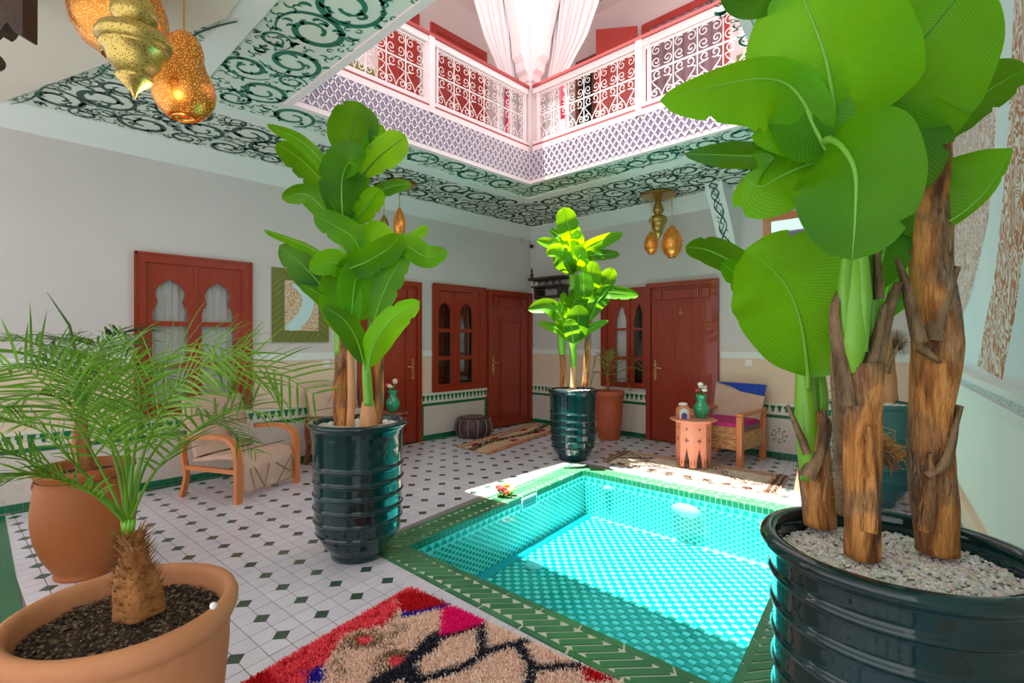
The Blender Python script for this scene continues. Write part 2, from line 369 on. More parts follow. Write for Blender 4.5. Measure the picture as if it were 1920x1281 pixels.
# five-sided white tile, one corner cut where the green square sits; four orientations
cut = .047/.2335; g = .0024
def fivegon(su, sv):
    a, b = g/.2335, .5-g/.2335; c = cut+.006
    pts = [(c, a), (b, a), (b, b), (a, b), (a, c)]
    return [(UU*(su*p)+VV*(sv*q)) for p, q in pts] if su*sv > 0 else [(UU*(su*p)+VV*(sv*q)) for p, q in pts][::-1]
quadm = []
for su, sv in ((1,1),(-1,1),(-1,-1),(1,-1)):
    mb = MB(); prismtile(fivegon(su, sv), -.001, .003, mb); quadm.append(mesh('tile', mb, TILEW))
dg = (cut-.008)
dp = [UU*dg, VV*dg, -UU*dg, -VV*dg]
mb = MB(); prismtile(dp, -.001, .003, mb); dotm = mesh('green_tile', mb, TILEG)
tiles = []; dots = []
for i in range(-14, 30):
    for j in range(-18, 20):
        c = O0+UU*i+VV*j
        if ok_floor(c.x, c.y): dots.append(c)
        for q, (su, sv) in enumerate(((1,1),(-1,1),(-1,-1),(1,-1))):
            cc = c+UU*su*.25+VV*sv*.25
            if ok_floor(cc.x, cc.y): tiles.append((cc.length, c, q, su, sv))
def inview(p, m=60):
    D = p.x*FX+p.y*FY
    if D < .8: return False
    x = 960+(p.x*RX+p.y*RY)/D*Fp; y = 638+(H-p.z)/D*Fp
    return -m < x < 1920+m and y < 1281+m
tiles.sort(key=lambda t: (not inview(t[1]), t[0])); rest = MB(); restd = MB()
for k, (_, c, q, su, sv) in enumerate(tiles):
    if k < 290:
        o = part('tile', quadm[q], None, floor, local=True); o.location = c; o.rotation_euler = (random.uniform(-.006,.006), random.uniform(-.006,.006), 0)
    else: prismtile([c+p for p in fivegon(su, sv)], -.001, .003, rest)
dots.sort(key=lambda p: (not inview(p), p.length))
for k, c in enumerate(dots):
    if k < 130: o = part('green_tile', dotm, None, floor, local=True); o.location = c
    else: prismtile([c+p for p in dp], -.001, .0032, restd)
part('tile_field', rest, TILEW, floor, stuff=True); part('green_tile_field', restd, TILEG, floor, stuff=True)
# green floor strips on the left
gm = MB(); prismtile([(-.148,-.016),(.148,-.016),(.148,.016),(-.148,.016)], 0, .004, gm); gm = mesh('green_strip_tile', gm, GLZD)
rest = MB(); cnt = 0
for i in range(0, 6):
    for j in range(0, 78):
        x = G0-.16-i*.302-(j%2)*.0; y = 6.1-j*.037
        if i == 0 and y > 2.4 or (i==1 and y > 3.2):
            o = part('green_strip_tile', gm, None, floor, loc=(x, y, .001)); cnt += 1
        else: prismtile([(x-.148,y-.016),(x+.148,y-.016),(x+.148,y+.016),(x-.148,y+.016)], 0, .004, rest)
part('green_strip_field', rest, GLZD, floor, stuff=True)
# green border strip along the walls
rest = MB()
for k in range(140):
    x = .22+k*.05
    if x < 6.98: prismtile([(x,6.125),(x+.046,6.125),(x+.046,6.18),(x,6.18)], 0, .0045, rest)
    y = 6.1-k*.05
    if y > .65: prismtile([(6.975,y-.046),(7.03,y-.046),(7.03,y),(6.975,y)], 0, .0045, rest)
part('floor_border', rest, GLZD, floor, stuff=True)

wtm = MB(); prismtile([(-.05,-.068),(.05,-.068),(.05,.068),(-.05,.068)], 0, .004, wtm); wtm = mesh('border_tile', wtm, TILEW)
for k in range(18): part('border_tile', wtm, None, floor, loc=(1.884, 3.18-k*.14, .0))
# ---- pool : coping, basin, water
pool = thing('plunge_pool', 'sunken plunge pool lined with green and white mosaic, full of clear turquoise water', 'pool', (3.5, 2.1, 0))
def lerp2(a, b, t): return (a[0]+(b[0]-a[0])*t, a[1]+(b[1]-a[1])*t)
cb = MB()
a = [cb.vert((x,y,.0)) for x,y in PO_]; b = [cb.vert((x,y,.0)) for x,y in PI_]
for k in range(4): cb.face((a[k], a[(k+1)%4], b[(k+1)%4], b[k]))
part('coping_bed', cb, CHIP, pool)
Ps = [V((x,y,0)) for x,y in PI_]; Po = [V((x,y,0)) for x,y in PO_]
nb = 0; restb = MB()
for k in range(4):
    i0, i1, q0, q1 = Ps[k], Ps[(k+1)%4], Po[k], Po[(k+1)%4]
    L = (i1-i0).length; 
    def at(t, s): return (i0.lerp(i1, t)).lerp(q0.lerp(q1, t), s)   # s 0 inner, 1 outer
    n = int(L/.24)
    for j in range(n):                                             # outer and inner long strips
        t0, t1 = j/n+.003, (j+1)/n-.003
        for s0, s1, h in ((.0,.17,.006),(.86,1,.005)):
            mb = MB(); prismtile([at(t0,s0),at(t0,s1),at(t1,s1),at(t1,s0)][::-1] if k%2==2 else [at(t0,s0),at(t0,s1),at(t1,s1),at(t1,s0)], 0, h, mb); part('edge_tile', mb, GLZ, pool)
    n = int(L/.074); ua = (i1-i0).normalized(); out = ((q0+q1)-(i0+i1)); out = (out-ua*out.dot(ua)).normalized()
    sg = 1 if k in (3, 1) else -1
    for j in range(n):                                              # slanted bricks
        tt = (j+.5)/n; c = at(tt, .515); wd = (at(tt,.86)-at(tt,.17)).length
        d = (ua*sg+out).normalized(); e = V((-d.y, d.x, 0)); hl = (wd/.7071-.055)/2; hw = .0215
        mb = MB(); prismtile([c+d*hl+e*hw, c-d*hl+e*hw, c-d*hl-e*hw, c+d*hl-e*hw], 0, .0065, mb); part('slanted_tile', mb, GLZ, pool)
# basin
DEP = -.50
bs = MB(); a = [bs.vert((x,y,0)) for x,y in PI_]; b = [bs.vert((x,y,DEP)) for x,y in PI_]
for k in range(4): bs.face((a[k], b[k], b[(k+1)%4], a[(k+1)%4]))
bs.face(b); part('basin', bs, POOLW, pool)
pt = MB(); sq = .0235
def chk(o_, ux, uz, nrm, nx, nz, mb, lst=None):
    for i in range(nx):
        for j in range(nz):
            for h in (0, 1):
                c = o_+ux*((i+.5*h+.25)*.106)+uz*((j+.5*h+.25)*.106)
                q = [c+ux*sq+uz*sq*.0, c+uz*sq, c-ux*sq, c-uz*sq]
                q = [c+(ux+uz)*sq*.98-ux*0, c+(-ux+uz)*sq*.98, c-(ux+uz)*sq*.98, c+(ux-uz)*sq*.98]
                q = [c+ux*sq*.72+uz*sq*.72, c-ux*sq*.72+uz*sq*.72, c-ux*sq*.72-uz*sq*.72, c+ux*sq*.72-uz*sq*.72]
                if lst is not None: lst.append((c, q)); continue
                mb.face([mb.vert(p+nrm*.003) for p in q])
bott = []
chk(V((2.2,.86,DEP)), V((1,0,0)), V((0,1,0)), V((0,0,1)), 25, 24, None, bott)
sh = []
for c, q in bott:
    yy = 3.095+(c.x-2.175)*(.335/2.645); yb = .82+(c.x-2.215)*(.34/2.645)
    if c.y < yy-.04 and c.y > yb+.04 and 2.22 < c.x < 4.8: sh.append(c)
sh.sort(key=lambda c: c.length)
qm = MB(); s_ = .0272
prismtile([(s_,-s_),(s_,s_),(-s_,s_),(-s_,-s_)], 0, .004, qm); qm = mesh('teal_tile', qm, POOLG)
vis = [c for c in sh if c.x > 2.75]; hid = [c for c in sh if c.x <= 2.75]; rest = MB()
for k, c in enumerate(vis+hid):
    if k < 280: part('teal_tile', qm, None, pool, loc=c)
    else: prismtile([(c.x+p,c.y+q) for p, q in ((s_,-s_),(s_,s_),(-s_,s_),(-s_,-s_))], DEP, DEP+.004, rest)
part('floor_mosaic', rest, POOLG, pool, stuff=True)
wm = MB(); rim = MB(); merl = MB()
for k in range(4):
    a, b = Ps[k], Ps[(k+1)%4]; u = (b-a); L = u.length; u.normalize(); n_ = V((u.y,-u.x,0))
    if (V((3.5,2.1,0))-a).dot(n_) < 0: n_ = -n_
    for i in range(int(L/.052)):                        # top band of square green tiles
        c = a+u*(i*.052+.003); rim.prism([c+n_*.0, c+u*.047, c+u*.047+V((0,0,-.052)), c+V((0,0,-.052))], n_*.005)
    nx = int(L/.083)
    for i in range(nx):                                 # row of pointed teeth
        c = a+u*(i*.083+.04)+n_*.004
        merl.face([merl.vert(p) for p in (c+V((0,0,-.062)), c+u*.031+V((0,0,-.09)), c+u*.031+V((0,0,-.104)), c-u*.031+V((0,0,-.104)), c-u*.031+V((0,0,-.09)))])
    for j in range(8):
        for i in range(nx):
            for h in (0,1):
                c = a+u*((i+.5*h+.25)*.083)+V((0,0,-.135-(j+.5*h)*.046))+n_*.004
                if c.z < DEP+.02: continue
                wm.face([wm.vert(p) for p in (c+u*.026, c+V((0,0,.0155)), c-u*.026, c-V((0,0,.0155)))])
part('rim_tiles', rim, GLZD, pool, stuff=True); part('pointed_tiles', merl, POOLG, pool, stuff=True); part('wall_mosaic', wm, POOLG, pool, stuff=True)
cv = MB(); cv.prism([V((2.2,3.1,DEP)), V((4.82,3.42,DEP)), V((4.82,3.31,DEP+.004)), V((2.2,2.99,DEP+.004))], (0,0,.01)); part('turquoise_edge_band', cv, mat('turquoise_render', hx(30,170,180), .4), pool)
wt = MB(); wt.poly([(x,y,-.055) for x,y in PI_][::-1]); part('water', wt, WATER, pool)
dr = MB(); dr.lathe([(.085,0),(.088,.012),(.07,.02),(.002,.022)], (3.41,2.96,DEP), 24); o = part('drain_cover', dr, WHT, pool, True)
lg = MB()
for (yy, xx, zz, rr) in ((2.20, 4.80, -.17, .15), (3.1, 4.83, -.13, .05)):
    c = V((xx+.02, yy, zz)); ring = []
    prof = [(1,0),(1,.03),(.8,.06),(.45,.085),(.02,.09)]
    for r, d in prof: ring.append([lg.vert(c+V((-d, math.cos(2*PI*k/20)*rr*r, math.sin(2*PI*k/20)*rr*r*.42))) for k in range(20)])
    for i in range(4):
        for k in range(20): lg.face((ring[i][k], ring[i+1][k], ring[i+1][(k+1)%20], ring[i][(k+1)%20]))
part('pool_light', lg, WHT, pool, True)
sk = MB(); u = (Ps[1]-Ps[0]).normalized(); n_ = V((u.y,-u.x,0)); c = Ps[0]+u*1.42
sk.prism([c+V((0,0,-.01)), c+u*.26+V((0,0,-.01)), c+u*.26+V((0,0,-.13)), c+V((0,0,-.13))], n_*.012); o = part('skimmer_frame', sk, POOLW, pool)
sk = MB(); c = c+n_*.013+u*.02; sk.prism([c+V((0,0,-.03)), c+u*.22+V((0,0,-.03)), c+u*.22+V((0,0,-.11)), c+V((0,0,-.11))], n_*.003); part('skimmer_mouth', sk, mat('skimmer_grey', hx(60,120,116), .4), o)
sp = MB(); c = Ps[0]+u*1.33+n_*.03; sp.tube([c+V((0,0,.0))-n_*.05, c+V((0,0,-.0)), c+n_*.015+V((0,0,-.03)), c+n_*.02+V((0,0,-.07))], .006, 6); part('falling_water', sp, WATERJ, pool, True)

# ---- walls
def wall_grid(mb, lo, hi, z0, z1, holes, fn, th):
    """fn(s, z, d) -> point ; d = depth behind the face; boxes around rectangular holes"""
    xs = sorted(set([lo, hi]+[h[0] for h in holes]+[h[1] for h in holes])); zs = sorted(set([z0, z1]+[h[2] for h in holes]+[h[3] for h in holes]))
    for i in range(len(xs)-1):
        for j in range(len(zs)-1):
            cx, cz = (xs[i]+xs[i+1])/2, (zs[j]+zs[j+1])/2
            if any(h[0] < cx < h[1] and h[2] < cz < h[3] for h in holes): continue
            p = [fn(s, z, d) for d in (0, th) for s, z in ((xs[i],zs[j]),(xs[i+1],zs[j]),(xs[i+1],zs[j+1]),(xs[i],zs[j+1]))]
            k = [mb.vert(q) for q in p]
            for f in ((0,1,2,3),(7,6,5,4),(0,4,5,1),(1,5,6,2),(2,6,7,3),(3,7,4,0)): mb.face([k[m_] for m_ in f])
fL = lambda s, z, d: V((s, YL+d, z)); fB = lambda s, z, d: V((XB+d, s, z)); fR = lambda s, z, d: RWP+RWD*s-RWN*d+V((0,0,z))
WIN1 = (1.10, 2.18, .75, 2.37); WIN2 = (4.78, 5.86, .71, 2.355); WINB = (3.80, 4.60, .78, 2.30)
up = [(1.1,2.18,3.95,6.3),(3.55,4.55,3.95,6.3),(4.78,5.86,3.95,6.3)]
wl = MB(); wall_grid(wl, -.9, 7.2, 0, 3.9, [WIN1, WIN2], fL, .2); wall_left = struct('wall_left', 'white plaster wall with beige lower band and tiled dado', mb=wl, m=W)
wb = MB(); wall_grid(wb, .3, 6.39, 0, 3.9, [WINB], fB, .2); wall_back = struct('wall_back', 'white plaster wall with door numbered 6', mb=wb, m=W)
wr = MB(); wall_grid(wr, -.15, 7.0, 0, 1.26, [], fR, .2); wall_right = struct('wall_right', 'pale aqua wall painted with brown lettering shapes', mb=wr, m=MINTW)
wr = MB(); wall_grid(wr, -.15, 7.0, 1.26, 3.9, [], fR, .2); part('upper_plaster', wr, AQUA, wall_right)
wu = MB(); wall_grid(wu, -.9, 7.2, 3.9, 7.0, [], fL, .2); part('gallery_plaster', wu, WU, wall_left)
wu = MB(); wall_grid(wu, -.6, 6.39, 3.9, 7.0, [], fB, .2); part('gallery_plaster', wu, WU, wall_back)
# beige band + chair rail + dado
def tooth_mesh(axis):
    mb = MB(); w = .026; pr = [(-w,0),(w,0),(w,-.028),(.012,-.045),(.016,-.062),(0,-.085),(-.016,-.062),(-.012,-.045),(-w,-.028)]
    if axis == 'x': mb.prism([V((a,0,b)) for a,b in pr], (0,-.008,0))
    else: mb.prism([V((0,a,b)) for a,b in pr], (-.008,0,0))
    return mesh('merlon_tile', mb, GLZD)
TM = {'x': tooth_mesh('x'), 'y': tooth_mesh('y')}
def dado(wall, fn, lo, hi, axis, ends=(True, True), ztop=.69):
    def slab(name, s0, s1, z0, z1, th, m, stuff=False):
        mb = MB(); p = [fn(s, z, d) for d in (-th, 0) for s, z in ((s0,z0),(s1,z0),(s1,z1),(s0,z1))]; k = [mb.vert(q) for q in p]
        for f in ((0,1,2,3),(7,6,5,4),(0,4,5,1),(1,5,6,2),(2,6,7,3),(3,7,4,0)): mb.face([k[m_] for m_ in f])
        return part(name, mb, m, wall, stuff=stuff)
    slab('dado_panel', lo, hi, .0, ztop-.02, .012, DADOM)
    slab('dado_cap', lo, hi, ztop-.02, ztop+.015, .03, CHIP)
    slab('tooth_band', lo, hi, ztop-.135, ztop-.02, .016, CHIP)
    g_ = MB()
    def row(s0, s1, z0, z1, vert=False):
        if not vert:
            n = max(1, int((s1-s0)/.055)); w = (s1-s0)/n
            for i in range(n):
                a0, a1 = s0+i*w+.002, s0+(i+1)*w-.002
                g_.prism([fn(a0,z0,-.012), fn(a1,z0,-.012), fn(a1,z1,-.012), fn(a0,z1,-.012)], fn(0,0,-.008)-fn(0,0,0))
        else:
            n = max(1, int((z1-z0)/.055)); w = (z1-z0)/n
            for i in range(n):
                b0, b1 = z0+i*w+.002, z0+(i+1)*w-.002
                g_.prism([fn(s0,b0,-.012), fn(s1,b0,-.012), fn(s1,b1,-.012), fn(s0,b1,-.012)], fn(0,0,-.008)-fn(0,0,0))
    row(lo, hi, ztop-.178, ztop-.142); row(lo, hi, .01, .075)
    if ends[0]: row(lo, lo+.04, .08, ztop-.18, True)
    if ends[1]: row(hi-.04, hi, .08, ztop-.18, True)
    part('green_tile_border', g_, GLZD, wall, stuff=True)
    n = int((hi-lo)/.0785); w = (hi-lo)/n
    for i in range(n): part('merlon_tile', TM[axis], None, wall, loc=fn(lo+(i+.5)*w, ztop-.024, -.0165))
def beige(wall, fn, lo, hi, z0=.70, z1=1.255):
    mb = MB(); p = [fn(s, z, d) for d in (-.006, 0) for s, z in ((lo,z0),(hi,z0),(hi,z1),(lo,z1))]; k = [mb.vert(q) for q in p]
    for f in ((0,1,2,3),(0,4,5,1),(1,5,6,2),(2,6,7,3),(3,7,4,0)): mb.face([k[m_] for m_ in f])
    part('beige_plaster_panel', mb, BEIGE, wall)
    mb = MB(); 
    for z0_, z1_, th in ((1.255,1.30,.022),(1.30,1.345,.012)):
        p = [fn(s, z, d) for d in (-th, 0) for s, z in ((lo,z0_),(hi,z0_),(hi,z1_),(lo,z1_))]; k = [mb.vert(q) for q in p]
        for f in ((0,1,2,3),(0,4,5,1),(1,5,6,2),(2,6,7,3),(3,7,4,0)): mb.face([k[m_] for m_ in f])
    part('chair_rail', mb, TRIMW, wall)
dado(wall_left, fL, -.8, 3.50, 'x', (False, True)); dado(wall_left, fL, 4.57, 5.91, 'x')
dado(wall_back, fB, 4.62, 6.17, 'y', (True, True)); dado(wall_back, fB, 3.80, 4.60, 'y', (True, False)); dado(wall_back, fB, .60, 2.72, 'y', (True, True))
for lo, hi in ((-.8,1.09),(2.19,3.52),(4.57,4.77)): beige(wall_left, fL, lo, hi)
for lo, hi in ((4.62,6.17),(.60,2.72)): beige(wall_back, fB, lo, hi)
# star medallions in the mosaic dado
def medallion(wall, fn, s, z):
    mb = MB()
    for k in range(8):
        a = k*PI/4
        for r, w in ((.05,.008),(.085,.011)):
            c = (s+math.cos(a)*r, z+math.sin(a)*r); q = [(c[0]+math.cos(a+b)*w*1.5, c[1]+math.sin(a+b)*w*1.5) for b in (0,PI/2,PI,1.5*PI)]
            mb.prism([fn(x,y,-.012) for x,y in q], fn(0,0,-.004)-fn(0,0,0))
    part('star_medallion', mb, mat('medallion_tile', hx(128,118,110), .4) if 'medallion_tile' not in MATS else MATS['medallion_tile'], wall)
medallion(wall_back, fB, 1.98, .29); medallion(wall_back, fB, 1.35, .29)
# right wall lower bands and lettering shapes
def rslab(name, pts, th, m, wall=wall_right, out0=0):
    mb = MB(); mb.prism([RW(s, z, out0) for s, z in pts], RWN*th); return part(name, mb, m, wall)
rslab('beige_plaster_band', [(0,.49),(7,.49),(7,.60),(0,.60)], .03, BEIGE)
rslab('blue_mosaic_panel', [(0,0),(7,0),(7,.49),(0,.49)], .012, mat('pale_blue_render', hx(196,214,222), .5))
mb = MB()
for i in range(70):
    s0 = 1.2+i*.06; z = .46
    for zz, hh in ((.40,.08),(.30,.08),(.20,.08),(.10,.08)):
        mb.prism([RW(s0+.012,zz-hh*.45,.012), RW(s0+.03,zz-hh*.45,.012), RW(s0+.045,zz+hh*.45,.012), RW(s0+.02,zz+hh*.45,.012)], RWN*.003)
part('blue_mosaic_strokes', mb, BLUEZ, wall_right, stuff=True)
rslab('chair_rail', [(-.1,1.29),(7,1.29),(7,1.32),(-.1,1.32)], .04, TRIMW)
rslab('chair_rail', [(-.1,1.215),(7,1.215),(7,1.245),(-.1,1.245)], .03, TRIMW)
rslab('mosaic_band', [(-.1,1.245),(7,1.245),(7,1.29),(-.1,1.29)], .02, DASH)
def curvepoly(pts, n=6):
    c = spline([V((a,b,0)) for a,b in pts+[pts[0]]], n); return [(p.x, p.y) for p in c[:-1]]
S1 = [(3.9,2.9),(3.5,3.02),(3.0,3.12),(2.50,3.12),(2.23,2.82),(2.22,2.42),(2.40,1.97),(2.62,1.72),(2.93,1.64),(3.30,1.72),(3.67,1.92),(3.93,2.10),(4.05,2.41),(4.08,2.7)]
S2 = [(4.50,3.0),(4.40,2.6),(4.30,2.20),(4.09,1.81),(3.60,1.37),(4.20,1.34),(4.42,1.58),(4.66,1.94),(4.80,2.58),(4.9,3.0)]
rslab('painted_lettering', curvepoly(S1), .003, CALW2); rslab('painted_lettering', [(a,b) for a,b in S2], .003, CALW)

# ---- ground floor ceiling (with the light well) and gallery floor slab
CZ = 3.5; OP = [(1.844, 4.305), (4.879, 4.305), (4.879, 1.34), (1.844, .96)]
OUTC = [(1.10, 5.98), (6.85, 5.98), (6.85, .78), (1.10, 0.05)]
ce = MB()
big = [(-3.2,6.19),(7.1,6.19),(7.1,.40),(-3.2,-1.0)]
def ringslab(mb, outer, inner, z0, z1):
    a = [mb.vert((x,y,z0)) for x,y in outer]; b = [mb.vert((x,y,z0)) for x,y in inner]
    c = [mb.vert((x,y,z1)) for x,y in outer]; d = [mb.vert((x,y,z1)) for x,y in inner]
    for k in range(4):
        l = (k+1)%4; mb.face((a[k], a[l], b[l], b[k])); mb.face((d[k], d[l], c[l], c[k])); mb.face((b[k], b[l], d[l], d[k])); mb.face((c[k],c[l],a[l],a[k]))
ringslab(ce, big, OP, CZ, 3.86)
ceiling = struct('ceiling', 'mint ceiling painted with dark green scrollwork around the light well', mb=ce, m=CEIL)
# cove along the walls
tr = MB(); tr.prism([V((-.9,6.19,3.33)), V((-.9,6.19,3.52)), V((-.9,5.93,3.52)), V((-.9,5.93,3.485)), V((-.9,6.15,3.36))], (8.0,0,0)); struct('trim_1', 'white cove along left wall', mb=tr, m=TRIMW)
tr = MB(); tr.prism([V((7.04,.5,3.33)), V((7.04,.5,3.52)), V((6.78,.5,3.52)), V((6.78,.5,3.485)), V((7.0,.5,3.36))], (0,5.7,0)); struct('trim_2', 'white cove along back wall', mb=tr, m=TRIMW)
# white raised ring between the painted zones
tr = MB(); ringslab(tr, [(1.06,4.92),(5.50,4.92),(5.50,.95),(1.06,.38)], [(1.22,4.76),(5.34,4.76),(5.34,1.1),(1.22,.55)], 3.475, 3.51); struct('trim_3', 'raised white band in the painted ceiling', mb=tr, m=TRIMW)
# white lip at the well edge
tr = MB(); ringslab(tr, [(1.80,4.35),(4.925,4.35),(4.925,1.30),(1.80,.91)], [(1.86,4.29),(4.864,4.29),(4.864,1.355),(1.86,.975)], 3.485, 3.53); struct('trim_4', 'white lip around the light well', mb=tr, m=PINKWH)
# plain cream soffit over the camera side
tr = MB(); tr.prism([V((.16,5.95,3.46)), V((1.06,3.40,3.46)), V((.95,-.4,3.46)), V((-.9,-.6,3.46)), V((-.9,5.95,3.46))][::-1], (0,0,.04)); struct('trim_5', 'plain cream soffit beside the painted ceiling', mb=tr, m=CREAM)

# painted scrolls ---------------------------------------------------------------
def stroke(mb, pts, ws, put, h=.0):
    """ribbon in 2-d; put maps (x, y) to 3-d"""
    L = []; R = []
    n = len(pts)
    for i in range(n):
        ax, ay = pts[max(0,i-1)]; bx, by = pts[min(n-1,i+1)]; dx, dy = bx-ax, by-ay; l = math.hypot(dx,dy) or 1
        nx, ny = -dy/l*ws[i]*.5, dx/l*ws[i]*.5
        L.append(mb.vert(put(pts[i][0]+nx, pts[i][1]+ny))); R.append(mb.vert(put(pts[i][0]-nx, pts[i][1]-ny)))
    for i in range(n-1): mb.face((L[i], L[i+1], R[i+1], R[i]))
def comma(mb, x, y, a, L, w, hand, put):
    pts = []; ws = []; px, py = x, y; n = 7
    for i in range(n):
        t = i/(n-1); pts.append((px,py)); ws.append(w*(math.sin(PI*min(1, t*1.0+.02))**.7)*(1.2-.7*t)+.0008)
        px += math.cos(a)*L/n; py += math.sin(a)*L/n; a += hand*.42
    stroke(mb, pts, ws, put)
def scrolls(mb, poly, rmax, rmin, put, seed, sw=.15, tries=5000, bb=None):
    rnd = random.Random(seed); circ = []
    xs = [p[0] for p in poly]; ys = [p[1] for p in poly]
    grid = {}
    for t in range(tries):
        r = rmax if t < tries*.2 else (rmax*.72 if t < tries*.45 else (rmax*.5 if t < tries*.7 else rmin))
        r *= rnd.uniform(.85, 1.1)
        x, y = rnd.uniform(min(xs), max(xs)), rnd.uniform(min(ys), max(ys))
        if not inpoly(x, y, poly): continue
        if not all(inpoly(x+r*.85*c, y+r*.85*s, poly) for c, s in ((1,0),(-1,0),(0,1),(0,-1))): continue
        if any((x-a)**2+(y-b)**2 < (r+q)**2*.86 for a,b,q in circ): continue
        circ.append((x,y,r))
    for x, y, r in circ:
        hand = rnd.choice((-1,1)); a0 = rnd.uniform(0, 2*PI); 
        if r < rmin*1.2:
            for k in range(3): comma(mb, x, y, a0+k*2.1, r*1.5, r*.30, hand, put)
            continue
        turns = 1.4; n = 30; pts = []; ws = []
        for i in range(n+6):                                  # tail sweeps in from outside
            t = (i-6)/n; a = a0+hand*2*PI*turns*t
            rr = r*(1-.78*max(0,t)**1.1) if t > 0 else r*(1-1.1*t)
            pts.append((x+rr*math.cos(a), y+rr*math.sin(a)))
            tt = i/(n+5); ws.append(sw*r*(.35+1.25*math.sin(PI*min(1, tt*1.08))**1.2)*(1 if tt < .88 else 2.4))
        stroke(mb, pts, ws, put)
        for k in range(rnd.randint(9,12)):                    # leaflets inside
            a = rnd.uniform(0, 2*PI); q = r*rnd.uniform(.35,.78)
            comma(mb, x+q*math.cos(a), y+q*math.sin(a), a+rnd.uniform(-1.2,1.2), r*.46, r*.15, rnd.choice((-1,1)), put)
        for k in range(int(5)):                                    # leaflets around
            a = rnd.uniform(0, 2*PI); q = r*1.05
            X, Y = x+q*math.cos(a), y+q*math.sin(a)
            if inpoly(X, Y, poly): comma(mb, X, Y, a+hand*1.1, r*.6, r*.17, -hand, put)
    for t in range(int(tries*.35)):                           # small curls in the gaps
        x, y = rnd.uniform(min(xs), max(xs)), rnd.uniform(min(ys), max(ys)); q = rmin*.55
        if not inpoly(x, y, poly) or any((x-a)**2+(y-b)**2 < (r+q)**2*.8 for a,b,r in circ): continue
        circ.append((x,y,q)); a0 = rnd.uniform(0, 2*PI); comma(mb, x, y, a0, q*2.2, q*.4, 1, put); comma(mb, x, y, a0+2.4, q*1.9, q*.4, -1, put)
cz = lambda z: (lambda x, y: (x, y, z-.0025))
sc = MB()
scrolls(sc, [(1.24,4.74),(4.9,4.74),(4.9,4.37),(1.79,4.37),(1.79,.95),(1.24,.9)], .21, .055, cz(CZ), 3, tries=11000)
scrolls(sc, [(4.94,4.74),(5.33,4.74),(5.33,1.15),(4.94,1.33)], .16, .05, cz(CZ), 4, tries=5000)
part('painted_scroll', sc, INKG, ceiling, stuff=True)
sc = MB()
scrolls(sc, [(.18,5.93),(5.52,5.93),(5.52,4.94),(.55,4.94)], .20, .05, cz(CZ), 5, tries=12000)
scrolls(sc, [(5.52,5.93),(6.77,5.93),(6.77,1.3),(5.52,1.2)], .19, .05, cz(CZ), 6, tries=12000)
part('painted_scroll', sc, INKD, ceiling, stuff=True)
sc = MB(); scrolls(sc, [(.56,4.93),(1.05,4.93),(1.05,3.45)], .12, .04, cz(CZ), 8, tries=1500); scrolls(sc, [(1.9,1.2),(5.3,1.3),(5.3,.85),(1.9,.55)], .2, .05, cz(CZ), 9, tries=3000)
part('painted_scroll', sc, INKG, ceiling, stuff=True)
# outline strokes of the diagonal edge
sc = MB(); pts = []; ws = []
for i in range(40):
    t = i/39; x = .18+.9*t+.03*math.sin(t*19); y = 5.9-2.5*t+.03*math.cos(t*15); pts.append((x+.03,y)); ws.append(.008+.01*abs(math.sin(t*12)))
stroke(sc, pts, ws, cz(3.4597)); part('painted_scroll', sc, INKD, ceiling)
# inner face of the slab on the right, painted too (vertical band seen end-on)
# corbel on the back wall, its underside painted with a vine
cbm = MB(); prof = [(7.04,2.45),(7.04,3.5),(6.42,3.5),(6.46,3.40),(6.60,3.22),(6.78,2.95),(6.92,2.70)]
cbm.prism([V((x,2.47,z)) for x,z in prof], (0,.22,0)); corbel = struct('trim_6', 'white corbel on back wall, its underside painted with a green vine', mb=cbm, m=TRIMW)
under = spline([V((x,0,z)) for x,z in prof[2:]]+[V((7.035,0,2.46))], 5)
tot = len(under)-1
def vput(s, w):
    i = max(0, min(tot-1, int(s*tot))); f = s*tot-i; p = under[i].lerp(under[i+1], f); t = (under[i+1]-under[i]).normalized(); n_ = V((-t.z,0,t.x)); n_ = n_ if n_.z < 0 else -n_
    return (p.x+n_.x*.004, 2.58+w, p.z+n_.z*.004)
vm = MB()
for ph in (0, PI): stroke(vm, [(i/60, .045*math.sin(i*.42+ph)) for i in range(60)], [.012+.008*math.sin(i*.9)]*60, vput) if False else None
def vstroke(fnw, wd, n=60):
    L, R = [], []
    for i in range(n+1):
        s = .01+.98*i/n; w = fnw(s); L.append(vm.vert(vput(s, w-wd(s)))); R.append(vm.vert(vput(s, w+wd(s))))
    for i in range(n): vm.face((L[i],L[i+1],R[i+1],R[i]))
vstroke(lambda s: .05*math.sin(s*20), lambda s: .005+.006*abs(math.sin(s*17)))
vstroke(lambda s: .05*math.sin(s*20+2.4), lambda s: .004+.008*abs(math.sin(s*23)))
vstroke(lambda s: .035*math.sin(s*31+1.1), lambda s: .002+.006*abs(math.sin(s*29)))
for k in range(60):
    s = k/62+.01; w = random.uniform(-.05,.05); a = [vm.vert(vput(s, w)), vm.vert(vput(min(.99,s+.012), w+.012)), vm.vert(vput(min(.99,s+.035), w+random.uniform(-.03,.03)))]; vm.face(a)
part('painted_vine', vm, INKD, corbel, stuff=True)

